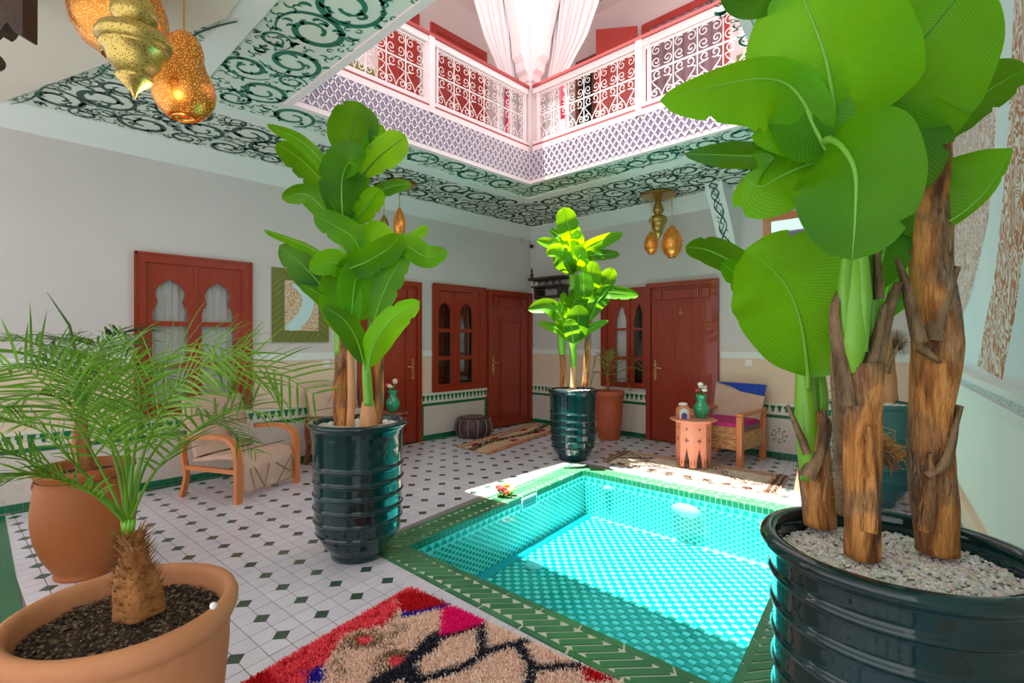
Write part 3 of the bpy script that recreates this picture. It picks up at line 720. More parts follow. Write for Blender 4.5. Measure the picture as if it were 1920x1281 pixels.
# ---- lattice band round the well (z 3.5 - 3.88) : diamonds
bz0, bz1 = 3.53, 3.885
sides = [((1.844,4.305),(4.879,4.305)), ((4.879,4.305),(4.879,1.34)), ((4.879,1.34),(1.844,.96)), ((1.844,.96),(1.844,4.305))]
cen = V((3.3,2.7,0))
for si, (a, b) in enumerate(sides):
    a, b = V((*a,0)), V((*b,0)); u = (b-a); L = u.length; u.normalize(); n_ = V((u.y,-u.x,0))
    if (cen-a).dot(n_) < 0: n_ = -n_
    back = MB(); back.prism([a+V((0,0,bz0)), b+V((0,0,bz0)), b+V((0,0,bz1)), a+V((0,0,bz1))], n_*.01)
    root = struct('trim_%d' % (7+si), 'diamond lattice frieze around the light well, side %s' % ('left','back','right','near')[si], mb=back, m=LATB)
    if si > 1: continue
    lat = MB(); dk = MB(); pitch = .083; hh = bz1-bz0; rise = hh/3.0; run = pitch*3.0/2*1.0
    # diagonal laths
    n = int(L/pitch)+4
    for k in range(-3, n):
        for d in (1, -1):
            s0 = k*pitch; s1 = s0+pitch*3.0
            if d < 0: s0, s1 = s1, s0
            z0, z1 = bz0, bz1
            lo, hi = (s0, s1)
            def clip(sa, za, sb, zb):
                pts = []
                for (s_1, z_1, s_2, z_2) in ((sa,za,sb,zb),):
                    t0, t1 = 0, 1; ds = s_2-s_1
                    for lim, sg in ((0,1),(L,-1)):
                        f0 = (s_1-lim)*sg; f1 = (s_2-lim)*sg
                        if f0 < 0 and f1 < 0: return None
                        if f0 < 0: t0 = max(t0, f0/(f0-f1))
                        if f1 < 0: t1 = min(t1, f0/(f0-f1))
                    return (s_1+ds*t0, z_1+(z_2-z_1)*t0, s_1+ds*t1, z_1+(z_2-z_1)*t1) if t1 > t0 else None
            c = clip(lo, z0, hi, z1)
            if c is None: continue
            A = a+u*c[0]+V((0,0,c[1])); B = a+u*c[2]+V((0,0,c[3])); dv = (B-A).normalized(); w = dv.cross(n_).normalized()*.0065
            lat.prism([A-w+n_*.01, A+w+n_*.01, B+w+n_*.01, B-w+n_*.01], n_*.012)
    for k in range(int(L/pitch)):
        for j in range(6):
            s = (k+.5+(.5 if j % 2 == 0 else 0))*pitch; z = bz0+(j+.5)*rise/2*1.0+.0
            z = bz0+j*(hh/6)+hh/12
            if s > L-.02 or s < .02 or z+.04 > bz1 or z-.03 < bz0: continue
            c = a+u*s+V((0,0,z))+n_*.0105
            dk.face([dk.vert(p) for p in (c-u*.008+V((0,0,.022)), c+u*.02+V((0,0,-.0)), c+u*.008-V((0,0,.022)), c-u*.02)])
    part('lattice', lat, PINKWH, root, stuff=True); part('dark_mosaic', dk, LATD, root, stuff=True)

# ---- gallery railing
def scroll_cell():
    """wrought iron cell, width .24: paired S scrolls below, C scrolls above"""
    w = .235
    low = MB()
    for sgn in (-1, 1):
        pts = []
        cx, cz_ = sgn*.048, .225                     # upper curl
        for i in range(16):
            t = i/15; a = -PI*.5+sgn*0; r = .014+.034*t; ang = (2.0*PI+.4)*(t)-1.2
            pts.append((cx-sgn*math.cos(ang)*r*1.0, cz_+math.sin(ang)*r))
        x0, z0 = pts[-1]
        pts += [(sgn*.100,.17),(sgn*.085,.135),(sgn*.045,.09),(sgn*.018,.055)]
        low.tube([V((p[0],0,p[1])) for p in pts], .0055, 5)
        pts = []
        cx, cz_ = sgn*.072, .045
        for i in range(14):
            t = i/13; r = .010+.026*t; ang = 2*PI*t+.6
            pts.append((cx+sgn*math.cos(ang)*r, cz_+math.sin(ang)*r))
        pts += [(sgn*.06,.085),(sgn*.03,.075),(sgn*.012,.04),(0,.005)]
        low.tube([V((p[0],0,p[1])) for p in pts], .0055, 5)
    hi_ = MB()
    for sx in (-1,1):
        for sz in (-1,1):
            pts = []
            for i in range(20):
                t = i/19; r = .010+.040*t; ang = 2.6*PI*t+.4
                pts.append((sx*(.058)+sx*math.cos(ang)*r*1.05, .115+sz*(.056)+sz*math.sin(ang)*r*1.05))
            hi_.tube([V((p[0],0,p[1])) for p in pts], .005, 5)
    return mesh('heart_scroll', low, IRONW, True), mesh('ring_scroll', hi_, IRONW, True)
LOWC, HIC = scroll_cell()
def railing(label, origin, ang, spans, Ltot, endlabel=None):
    t = thing('gallery_railing', label, 'railing', origin, ang)
    def bx(name, x0, x1, y0, y1, z0, z1, m, par=t): 
        mb = MB(); mb.box((x0,y0,z0),(x1,y1,z1)); return part(name, mb, m, par, local=True)
    bx('base_beam', 0, Ltot, -.02, .10, .0, .065, PINKWH); bx('base_line', 0, Ltot, -.023, .08, .066, .082, REDL); bx('lower_beam', 0, Ltot, -.01, .08, .083, .125, PINKWH)
    bx('top_beam', 0, Ltot, -.01, .08, .735, .80, PINKWH); bx('handrail', 0, Ltot, -.03, .10, .802, .835, REDL)
    for s0, s1, postat in spans:
        if postat: bx('post', s1, s1+.07, -.028, .07, .0, .801, PINKWH)
        p0, p1 = s0+.0, s1
        pn = bx('panel_frame', p0, p0+.022, .005, .055, .125, .735, PINKWH); 
        bx('frame_stile', p1-.022, p1, .005, .055, .125, .735, PINKWH); bx('frame_rail', p0, p1, .02, .04, .135, .15, PINKWH); bx('frame_rail', p0, p1, .02, .04, .712, .726, PINKWH); bx('middle_bar', p0, p1, .022, .04, .44, .452, IRONW)
        n = max(1, round((p1-p0-.06)/.243)); w = (p1-p0-.06)/n
        for k in range(n+1): bx('upright_bar', p0+.03+k*w-.005, p0+.03+k*w+.005, .025, .035, .15, .712, IRONW)
        for k in range(n):
            x = p0+.03+(k+.5)*w
            for me, z in ((LOWC, .155),(HIC, .465)):
                o = bpy.data.objects.new('scroll', me); COL.objects.link(o); o.parent = t; o.location = (x, .03, z); o.scale = (w/.235, 1, 1.06)
    return t
railing('white scrolled iron railing with red handrail left of the corner pillar', (1.844,4.305,3.885), 0, [(0,1.43,True),(1.55,2.98,False)], 3.0)
railing('white scrolled iron railing with red handrail right of the corner pillar', (4.879,4.24,3.885), -PI/2, [(.05,1.46,True),(1.58,2.9,False)], 2.9)

# ---- corner pillar with arch springings
pl = MB(); pl.box((4.86,4.285,3.53),(5.03,4.455,4.85)); pillar = struct('trim_11', 'white corner pillar of the upper gallery spreading into two arches', mb=pl, m=PINKWH)
ar = [(0,4.75),(.06,4.80),(.07,4.88),(.12,4.92),(.14,5.02),(.19,5.08),(.22,5.3),(.30,5.6),(.40,5.95),(.56,6.3),(.8,6.6),(1.1,6.8),(1.1,7.2),(0,7.2)]
mb = MB(); mb.prism([V((4.90-a, 4.29, z)) for a, z in ar], (0,.16,0)); part('arch_spandrel', mb, PINKWH, pillar)
mb = MB(); mb.prism([V((4.865, 4.32-a*1.15, z)) for a, z in ar], (.16,0,0)); part('arch_spandrel', mb, PINKWH, pillar)
mb = MB(); mb.box((4.86,4.285,4.85),(5.03,4.455,7.2)); part('pillar_shaft', mb, PINKWH, pillar)
# upper ceiling ring and roof slab with the same opening
mb = MB(); ringslab(mb, [(-.9,6.3),(7.2,6.3),(7.2,-.2),(-.9,-.8)], [(1.844,4.305),(4.879,4.305),(4.879,1.34),(1.844,.96)], 6.85, 7.2)
c2 = struct('ceiling.001', 'upper gallery ceiling painted with grey scrollwork', mb=mb, m=WU)
sc = MB(); scrolls(sc, [(2.0,5.95),(6.8,5.95),(6.8,4.7),(2.0,4.7)], .2, .05, cz(6.85), 12, tries=2500); scrolls(sc, [(5.2,4.6),(6.8,4.6),(6.8,2),(5.2,2)], .2, .05, cz(6.85), 13, tries=1500)
part('painted_scroll', sc, mat('grey_paint', hx(96,92,92), .7), c2, stuff=True)
# curtains tied at the pillar
def curtain(lab, put, rows, nf=9, seed=0):
    mb = MB(); n = 72; rings = []
    for z, s0, s1, amp in rows:
        rings.append([mb.vert(put(s0+(s1-s0)*k/n, amp*math.sin(k/n*2*PI*nf)+amp*.4*math.sin(k/n*2*PI*nf*.37+z), z)) for k in range(n+1)])
    for i in range(len(rings)-1):
        for k in range(n): mb.face((rings[i][k], rings[i][k+1], rings[i+1][k+1], rings[i+1][k]))
    t = thing('curtain', lab, 'curtain', V(put((rows[-1][1]+rows[-1][2])/2, 0, rows[-1][0])))
    cu = part('cloth', mb, CURT, t, True)
    return t
def rws(A):
    ks = [(6.9,A[0],A[1],.05),(6.3,A[2],A[3],.05),(5.7,A[4],A[5],.045),(5.2,A[6],A[7],.04),(4.88,A[8],A[9],.03),(4.80,A[10],A[11],.02),(4.6,A[12],A[13],.028),(3.9,A[14],A[15],.03)]
    out = []
    for i in range(len(ks)-1):
        for j in range(5):
            t = j/5; out.append(tuple(ks[i][q]*(1-t)+ks[i+1][q]*t for q in range(4)))
    out.append(ks[-1]); return out
c = curtain('white voile curtain tied back left of the corner pillar', lambda s, d, z: V((4.90-s, 4.50+d, z)), rws([.15,1.25,.15,1.05,.15,.85,.12,.62,.1,.38,.1,.32,.06,.36,.05,.42]))
mb = MB(); mb.box((4.58,4.44,4.10),(4.63,4.445,4.68)); part('embroidered_border', mb, mat('crimson_embroidery', hx(214,28,64), .7), c)
mb = MB(); mb.tube([V((4.90-.1,4.45,4.82)), V((4.90-.2,4.44,4.80)), V((4.90-.32,4.46,4.84)), V((4.90-.3,4.54,4.84)), V((4.90-.12,4.54,4.83)), V((4.80,4.45,4.82))], .02, 8); part('tieback', mb, CURT, c, True)
c = curtain('white voile curtain tied back right of the corner pillar', lambda s, d, z: V((5.10+d, 4.28-s, z)), rws([.2,1.35,.2,1.15,.18,.95,.15,.7,.1,.42,.1,.36,.06,.40,.05,.46]), seed=2)
mb = MB(); mb.box((5.03,3.87,4.25),(5.035,3.92,4.68)); part('embroidered_border', mb, MATS['crimson_embroidery'], c)
mb = MB(); mb.tube([V((5.05,4.18,4.82)), V((5.04,4.05,4.80)), V((5.05,3.9,4.84)), V((5.14,3.92,4.84)), V((5.14,4.16,4.83)), V((5.05,4.18,4.82))], .02, 8); part('tieback', mb, CURT, c, True)

# ---------------------------------------------------------------- doors and windows
def quadf(fn, s0, s1, z0, z1, d0, d1):
    mb = MB(); p = [fn(s, z, d) for d in (d0, d1) for s, z in ((s0,z0),(s1,z0),(s1,z1),(s0,z1))]; k = [mb.vert(q) for q in p]
    for f in ((0,1,2,3),(7,6,5,4),(0,4,5,1),(1,5,6,2),(2,6,7,3),(3,7,4,0)): mb.face([k[m_] for m_ in f])
    return mb
def P_(name, fn, s0, s1, z0, z1, d0, d1, m, par): return part(name, quadf(fn, s0, s1, z0, z1, d0, d1), m, par)
def handle(fn, s, z, dirn, par):
    h = MB(); p = quadf(fn, s-.02, s+.02, z-.13, z+.10, -.034-.0, -.028)
    hd = part('handle', p, BRASSH, par)
    mb = MB(); mb.tube([fn(s,z+.03,-.034), fn(s,z+.03,-.075), fn(s+dirn*.03,z+.03,-.082), fn(s+dirn*.13,z+.025,-.078)], .009, 8); part('lever', mb, BRASSH, hd, True)
    mb = MB(); mb.tube([fn(s,z+.10,-.031), fn(s,z+.15,-.031)], [.018,.006], 8); mb.tube([fn(s,z-.13,-.031), fn(s,z-.17,-.031)], [.02,.006], 8); part('finial', mb, BRASSH, hd, True)
def archpane(s0, s1, z0, z1, kind=0):
    """outline of scalloped arch opening; returns points from bottom-left round to bottom-right"""
    w = s1-s0; c = (s0+s1)/2; h = z1-z0; pts = [(s0,z0)]
    if kind == 0:      # horseshoe with cusps
        half = [(1,.0),(1,.22),(.93,.25),(.95,.31),(.80,.35),(.82,.41),(.70,.42)]
        pts = []
        for a, b in half: pts.append((c-w/2*a, z0+h*b))
        for k in range(1, 10):
            a = PI*1.08-(PI*1.16)*k/10; pts.append((c+math.cos(a)*w*.43, z0+h*.60+math.sin(a)*h*.34+(h*.06 if k == 5 else 0)))
        for a, b in half[::-1]: pts.append((c+w/2*a, z0+h*b))
    elif kind == 2:
        pts.append((s0, z0+h*.62))
        for k in range(1, 12): a = PI-PI*k/12; pts.append((c+math.cos(a)*w*.5, z0+h*.62+math.sin(a)*h*.34+(h*.05 if k == 6 else 0)))
        pts.append((s1, z0+h*.62)); pts.append((s1, z0))
    else:
        pts = []; half = [(1,.0),(1,.35),(.85,.4),(.85,.52),(.62,.6),(.58,.74),(.3,.86)]
        for a, b in half: pts.append((c-w/2*a, z0+h*b))
        pts.append((c, z1))
        for a, b in half[::-1]: pts.append((c+w/2*a, z0+h*b))
    return pts
def leaf_panel(fn, s0, s1, z0, z1, ps0, ps1, pz, archz, kind, d0, d1, m, par, glass=True):
    """casement leaf: stiles, rails, arched head cut out of a board; pz = list of (z0,z1) square panes, archz = (z0,z1)"""
    r = P_('shutter_stile', fn, s0, ps0, z0, z1, d0, d1, m, par); P_('shutter_stile', fn, ps1, s1, z0, z1, d0, d1, m, par)
    zs = [z0]+[q for p in pz for q in p]+[archz[0]]
    for i in range(0, len(zs)-1, 2): P_('shutter_rail', fn, ps0, ps1, zs[i], zs[i+1], d0, d1, m, par)
    out = archpane(ps0+.002, ps1-.002, archz[0], archz[1], kind)
    poly = [(ps0,archz[0]),(ps0,z1),(ps1,z1),(ps1,archz[0])]+out[::-1]
    tri = tessellate_polygon([[V((x,z,0)) for x,z in poly]])
    mb = MB(); f_ = [mb.vert(fn(x,z,d0)) for x,z in poly]; g_ = [mb.vert(fn(x,z,d1)) for x,z in poly]
    for q in tri: mb.face([f_[i] for i in q]); mb.face([g_[i] for i in q][::-1])
    for i in range(len(poly)): j = (i+1)%len(poly); mb.face((f_[i],f_[j],g_[j],g_[i]))
    part('arched_head', mb, m, par)
    if glass:
        P_('pane', fn, ps0, ps1, pz[0][0], archz[1], (d0+d1)/2, (d0+d1)/2+.004, GLASS, par)
def alcove(fn, s0, s1, z0, z1, par, m, dep=.5):
    mb = MB(); p = [fn(s, z, d) for d in (.2, dep) for s, z in ((s0,z0),(s1,z0),(s1,z1),(s0,z1))]; k = [mb.vert(q) for q in p]
    for f in ((4,5,6,7),(0,1,5,4),(1,2,6,5),(2,3,7,6),(3,0,4,7)): mb.face([k[m_] for m_ in f])
    part('room_behind', mb, m, par)
def inner_curtain(fn, s0, s1, z0, z1, par, m=CURT, d=.075):
    mb = MB(); n = 40; a = [mb.vert(fn(s0+(s1-s0)*k/n, z0, d+.012*math.sin(k*1.25))) for k in range(n+1)]; b = [mb.vert(fn(s0+(s1-s0)*k/n, z1, d+.012*math.sin(k*1.25))) for k in range(n+1)]
    for k in range(n): mb.face((a[k], a[k+1], b[k+1], b[k]))
    part('inner_curtain', mb, m, par, True)
def frame(fn, s0, s1, z0, z1, w, par, m, d0=-.04, d1=.05, bottom=True):
    P_('frame', fn, s0, s0+w, z0, z1, d0, d1, m, par); P_('frame', fn, s1-w, s1, z0, z1, d0, d1, m, par); P_('frame', fn, s0+w, s1-w, z1-w, z1, d0, d1, m, par)
    if bottom: P_('frame', fn, s0+w, s1-w, z0, z0+w*.8, d0, d1, m, par)
    P_('frame_bead', fn, s0-.012, s0+.012, z0, z1+.012, d0-.012, d0, m, par); P_('frame_bead', fn, s1-.012, s1+.012, z0, z1+.012, d0-.012, d0, m, par); P_('frame_bead', fn, s0, s1, z1-.012, z1+.012, d0-.012, d0, m, par)
# window 1 (left wall, near)
w1 = struct('window_1', 'red-brown window with two tall scalloped arch panes, nearest on left wall', loc=(1.64, YL, .75), cat='window')
frame(fL, 1.10, 2.18, .72, 2.37, .085, w1, REDW)
leaf_panel(fL, 1.185, 1.628, .79, 2.285, 1.245, 1.56, [(.84,1.21),(1.26,1.645)], (1.695,2.13), 0, -.01, .03, REDW, w1)
leaf_panel(fL, 1.638, 2.09, .79, 2.285, 1.69, 2.005, [(.84,1.21),(1.26,1.645)], (1.695,2.13), 0, -.01, .03, REDW, w1)
P_('jamb', fL, 2.08, 2.10, .75, 2.3, -.03, .2, REDW, w1); P_('jamb', fL, 1.10, 1.12, .75, 2.37, .05, .2, REDW, w1)
P_('cover_strip', fL, 1.618, 1.648, .79, 2.28, -.022, -.01, REDW, w1)
alcove(fL, 1.12, 2.16, .75, 2.36, w1, W, .9); inner_curtain(fL, 1.13, 1.62, .75, 2.3, w1); inner_curtain(fL, 1.66, 2.15, .75, 2.3, w1)
# window 2 (left wall, far)
w2 = struct('window_2', 'red window with two narrow arched shutters and dark panes, between the two doors of left wall', loc=(5.32, YL, .71), cat='window')
frame(fL, 4.78, 5.86, .71, 2.355, .09, w2, REDW); P_('inner_frame', fL, 5.74, 5.77, .78, 2.26, -.02, .03, REDW, w2)
leaf_panel(fL, 4.87, 5.22, .78, 2.26, 4.90, 5.155, [(.82,1.19),(1.25,1.625)], (1.68,2.09), 2, -.01, .03, REDW, w2)
leaf_panel(fL, 5.235, 5.74, .78, 2.26, 5.335, 5.60, [(.82,1.19),(1.25,1.625)], (1.68,2.09), 2, -.01, .03, REDW, w2)
P_('cover_strip', fL, 5.205, 5.245, .8, 2.25, -.022, -.01, REDW, w2)
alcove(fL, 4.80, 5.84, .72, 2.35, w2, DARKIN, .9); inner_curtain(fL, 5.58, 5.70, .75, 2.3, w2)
# doors
def door(name, label, fn, s0, s1, hs, hz, hdir, mirror=False, leafz=2.03, loc=(0,0,0), panel=True):
    t = struct(name, label, loc=loc, cat='door')
    P_('frame', fn, s0, s0+.07, 0, 2.35, -.065, 0, REDW, t); P_('frame', fn, s1-.07, s1, 0, 2.35, -.065, 0, REDW, t); P_('frame', fn, s0+.07, s1-.07, 2.28, 2.35, -.065, 0, REDW, t)
    P_('transom', fn, s0+.07, s1-.07, leafz+.02, 2.28, -.022, 0, REDW, t)
    w = s1-s0-.14; P_('backing', fn, s0+.06, s1-.06, 0, 2.3, -.012, 0, REDW, t)
    for a, b in ((.06,.18),(.22,.78),(.82,.94)):
        o = P_('transom_panel', fn, s0+.07+w*a, s0+.07+w*b, leafz+.06, 2.24, -.046, -.022, REDW, t); bevel(o, .012, 2)
    lf = P_('door_leaf', fn, s0+.078, s1-.078, .01, leafz, -.028, -.012, REDW, t)
    a, b = s0+.075+w*.2, s1-.075-w*.2
    if panel:
        for q in ((a,b,1.84,1.86),(a,b,.16,.18),(a,a+.02,.16,1.86),(b-.02,b,.16,1.86)): P_('moulding', fn, *q, -.048, -.028, REDW, lf)
        o = P_('raised_panel', fn, a+.05, b-.05, .22, 1.80, -.044, -.028, REDW, lf); bevel(o, .012, 2)
    handle(fn, hs, hz, hdir, lf)
    return t
door('door_1', 'red-brown panelled door behind the left banana plant', fL, 3.53, 4.55, 4.41, 1.09, -1, loc=(4.04, YL, 0))
door('door_2', 'red-brown panelled door at the far end of left wall, in the corner', fL, 5.92, 7.02, 6.05, 1.09, 1, loc=(6.47, YL, 0))
d3 = door('door_3', 'red-brown door with a brass number 6 beside the arched window', fB, 2.74, 3.82, 3.68, 1.06, -1, loc=(XB, 3.28, 0), panel=False)
mb = MB(); pts = [(.022*math.sin(a)*-1, .022*math.cos(a)) for a in [i*2*PI/14 for i in range(15)]]
mb.tube([fB(3.27+x*1, 1.885+z, -.036) for x, z in pts], .006, 6); mb.tube([fB(3.27+x, 1.885+z, -.036) for x, z in ((.021,.0),(.022,.03),(.012,.058),(-.008,.072))], .006, 6)
part('number_six', mb, BRASSH, d3, True)
w3 = struct('window_3', 'red window with pointed arch panes joined to the numbered door on back wall', loc=(XB, 4.2, .78), cat='window')
frame(fB, 3.80, 4.62, .76, 2.30, .09, w3, REDW)
leaf_panel(fB, 4.12, 4.53, .83, 2.21, 4.18, 4.39, [(.84,1.19),(1.24,1.655)], (1.69,2.07), 1, -.01, .03, REDW, w3)
leaf_panel(fB, 3.82, 4.11, .83, 2.21, 3.88, 4.055, [(.84,1.19),(1.24,1.655)], (1.69,2.07), 1, -.01, .03, REDW, w3)
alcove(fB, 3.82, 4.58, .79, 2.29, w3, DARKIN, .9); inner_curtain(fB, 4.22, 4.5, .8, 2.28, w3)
# upper gallery doors and windows
k = 4
def upper(label, fn, s0, s1, z1=6.3, nm='door_', open_=False):
    global k
    t = struct(nm+str(k), label, loc=fn((s0+s1)/2, 3.88, 0), cat='door'); k += 1
    P_('frame', fn, s0, s0+.1, 3.88, z1, -.04, 0, REDU, t); P_('frame', fn, s1-.1, s1, 3.88, z1, -.04, 0, REDU, t); P_('frame', fn, s0+.1, s1-.1, z1-.1, z1, -.04, 0, REDU, t)
    if open_: inner_curtain(fn, s0+.1, s1-.1, 3.9, z1-.1, t, mat('mauve_interior', hx(150,118,128), .9), d=-.016); return t  # mauve folded sheet added in place of the grey interior of the open doorway
    P_('door_leaf', fn, s0+.1, (s0+s1)/2-.003, 3.9, z1-.1, -.02, 0, REDU, t); P_('door_leaf', fn, (s0+s1)/2+.003, s1-.1, 3.9, z1-.1, -.02, 0, REDU, t)
upper('red upstairs door at the left end of the gallery', fL, 3.85, 4.52); upper('red upstairs door near the corner of the left gallery', fL, 4.74, 5.9); t_ = upper('wide red upstairs doorway with a mauve sheet added for its interior on the right gallery', fB, 2.6, 3.9, open_=True)
upper('red upstairs door far left behind the painted ceiling', fL, 2.3, 3.2)
od = struct('door_8', 'red upstairs door leaf standing open on the right gallery', loc=(XB, 4.6, 3.9), cat='door')
mb = MB(); mb.prism([V((6.96,3.95,3.9)), V((6.60,4.46,3.9)), V((6.57,4.44,3.9)), V((6.93,3.93,3.9))], (0,0,2.37)); part('door_leaf', mb, REDU, od)
def picture(name, label, cat, fn, s0, s1, z0, z1, fw, fm, inner, stripes=False):
    t = thing(name, label, cat, fn((s0+s1)/2, z0, -.01))
    if not stripes:
        P_('frame', fn, s0, s0+fw, z0, z1, -.03, 0, fm, t); P_('frame', fn, s1-fw, s1, z0, z1, -.03, 0, fm, t); P_('frame', fn, s0+fw, s1-fw, z0, z0+fw, -.03, 0, fm, t); P_('frame', fn, s0+fw, s1-fw, z1-fw, z1, -.03, 0, fm, t)
    P_('picture' if cat == 'picture' else 'glass', fn, s0+fw, s1-fw, z0+fw, z1-fw, -.015, 0, inner, t)
    return t
picture('framed_picture', 'small olive framed picture on upper left gallery wall', 'picture', fL, 3.25, 3.8, 4.3, 5.2, .08, OLIVE, CALP)
picture('framed_picture', 'small olive framed picture on upper right gallery wall', 'picture', fB, 1.9, 2.5, 4.3, 5.3, .08, OLIVE, CALP)
picture('framed_picture', 'dark brown framed picture left of the open upstairs door', 'picture', fB, 4.75, 5.15, 5.0, 6.2, .07, MIDW, DARKIN)

# art on left wall: olive frame of diagonal slats
art = thing('framed_picture', 'square olive slatted frame with a pale blue curve among gold lettering', 'picture', (2.77, YL, 1.47))
A0, A1, B0, B1, FW = 2.42, 3.12, 1.475, 2.36, .14
P_('backing', fL, A0, A1, B0, B1, -.025, 0, mat('dark_olive', hx(112,118,46), .5), art)
P_('picture', fL, A0+FW, A1-FW, B0+FW, B1-FW, -.032, -.025, CALP, art)
mb = MB()
def clipband(x, z): return A0 <= x <= A1 and B0 <= z <= B1 and not (A0+FW < x < A1-FW and B0+FW < z < B1-FW)
slm = []
for q in range(0, 60):
    pass
import itertools
def slat(p, q, w):
    p, q = V((p[0],0,p[1])), V((q[0],0,q[1])); d = (q-p).normalized(); n_ = V((-d.z,0,d.x))*w/2
    m_ = MB(); m_.prism([fL(v.x, v.z, -.025) for v in (p-n_, p+n_, q+n_, q-n_)], (0,-.008,0)); part('slat', m_, OLIVE, art)
n = 9
for i in range(n):
    t0 = i/n; s = .014
    for (ox, oz, dx, dz, L_) in ((A0, B0, 0, 1, B1-B0), (A1-FW, B0, 0, 1, B1-B0)):
        z = oz+FW*.5+(L_-FW*1.4)*t0; x0, x1 = ox+.006, ox+FW-.006
        sg = 1 if ox == A0 else -1
        slat((x0, z+(0 if sg > 0 else FW*.8)*1), (x1, z+(FW*.8 if sg > 0 else 0)), s)
for i in range(6):
    x = A0+FW+(A1-A0-2*FW)*(i+.1)/6
    slat((x, B0+.006), (x+FW*.6, B0+FW-.006), .014); slat((x, B1-.006), (x+FW*.6, B1-FW+.006), .014)
mb = MB(); cpts = spline([V((2.70,2.22,0)), V((2.84,2.05,0)), V((2.82,1.86,0)), V((2.70,1.70,0)), V((2.58,1.62,0))], 8); L_, R_ = [], []
for i, p in enumerate(cpts):
    t = (cpts[min(i+1,len(cpts)-1)]-cpts[max(i-1,0)]).normalized(); n_ = V((-t.y,t.x,0))*(.075 if i < 24 else .075*(1-.35*(i-24)/8))
    L_.append(mb.vert(fL(max(A0+FW, min(A1-FW,(p+n_).x)), max(B0+FW, min(B1-FW,(p+n_).y)), -.0335))); R_.append(mb.vert(fL(max(A0+FW,min(A1-FW,(p-n_).x)), max(B0+FW,min(B1-FW,(p-n_).y)), -.0335)))
for i in range(len(cpts)-1): mb.face((L_[i],L_[i+1],R_[i+1],R_[i]))
part('pale_blue_curve', mb, mat('pale_blue_paint', hx(196,224,226), .6), art)
# mirror on back wall
picture('wall_mirror', 'large mirror in an orange-brown wooden frame on back wall', 'mirror', fB, .85, 2.17, 1.60, 3.11, .09, ORW, SILV)
# sockets
for fn, s, z, lb in ((fL, 3.09, 1.2, 'white switch plate on left wall under the picture rail'), (fB, 2.35, 1.2, 'white switch plate on back wall right of the numbered door')):
    o = part('switch_plate', quadf(fn, s-.045, s+.045, z-.045, z+.045, -.018, -.006), WHT); tag(o, lb, 'switch')
# camera-like small sensor in the corner
t = thing('security_camera', 'tiny black camera on a wire in the far corner', 'camera', (6.9, 6.1, 3.2))
mb = MB(); mb.tube([V((6.78,6.18,3.26)), V((6.78,6.17,3.34)), V((6.98,6.17,3.36)), V((7.0,6.15,3.26))], .004, 5); part('cable', mb, BLACKC, t)
mb = MB(); mb.sphere((7.0,6.13,3.21), .035, 12, 8); part('camera_body', mb, BLACKC, t, True)

# ---------------------------------------------------------------- carved wall shelf in the corner
def carve_shelf():
    t = thing('carved_shelf', 'dark carved wooden wall bracket with small arches beside the corner', 'shelf', (6.85, 5.6, 2.2))
    P_('cornice', fB, 5.22, 5.99, 2.55, 2.59, -.30, 0, DKW, t)
    P_('rail', fB, 5.27, 5.94, 2.42, 2.45, -.27, 0, DKW, t)
    mb = MB()
    for k in range(4):
        s = 5.30+k*.155
        ring = [(s+.06+math.cos(a)*.055, 2.48+math.sin(a)*.06) for a in [PI*i/8 for i in range(9)]]
        mb.tube([fB(a, b, -.26) for a, b in ring], .012, 6); mb.tube([fB(s,2.43,-.26), fB(s,2.55,-.26)], .01, 6)
        ring = [(s+.06+math.cos(a)*.055, 2.33-math.sin(a)*.02+.02) for a in [PI*i/8 for i in range(9)]]
        mb.tube([fB(a, b+.04, -.26) for a, b in ring], .012, 6)
    part('arcade', mb, DKW, t, True)
    mb = MB(); mb.lathe([(.03,0),(.02,.03),(.035,.06),(.012,.10),(.022,.13),(.002,.19)], fB(5.93, 2.59, -.26), 12); part('finial', mb, DKW, t, True)
    P_('bracket', fB, 5.32, 5.37, 2.22, 2.42, -.25, 0, DKW, t); P_('bracket', fB, 5.84, 5.89, 2.22, 2.42, -.25, 0, DKW, t)
    P_('lower_shelf', fB, 5.30, 5.91, 2.24, 2.27, -.24, 0, DKW, t)
carve_shelf()
# carved wood at top left of frame
t = thing('carved_hanging_bracket', 'dark carved wooden bracket hanging at the top left corner', 'bracket', tuple(P(10, 0, 2.6)))
R0 = lambda px, py, d=2.6: P(px, py, d)
mb = MB(); out = [(-90,-160),(44,-160),(43,68),(38,67),(26,60),(18,48),(14,42),(8,46),(2,56),(-6,62),(-20,50),(-34,62),(-60,40),(-90,44)]
mb.prism([R0(a,b) for a,b in out], V((-.727,-.687,0))*-.08); part('carved_board', mb, DKW, t)
mb = MB(); mb.prism([R0(36,-160,2.585), R0(43,-160,2.585), R0(42,66,2.585), R0(37,64,2.585)], V((FX,FY,0))*.02); part('edge_bead', mb, DKW, t)
mb = MB(); mb.tube([R0(-30,40), R0(-30,100)], .008, 6); mb.sphere(R0(-10,117), .042, 14, 10); mb.tube([R0(-30,95), R0(-12,112)], .008, 6); part('pendant_ball', mb, DKW, t, True)

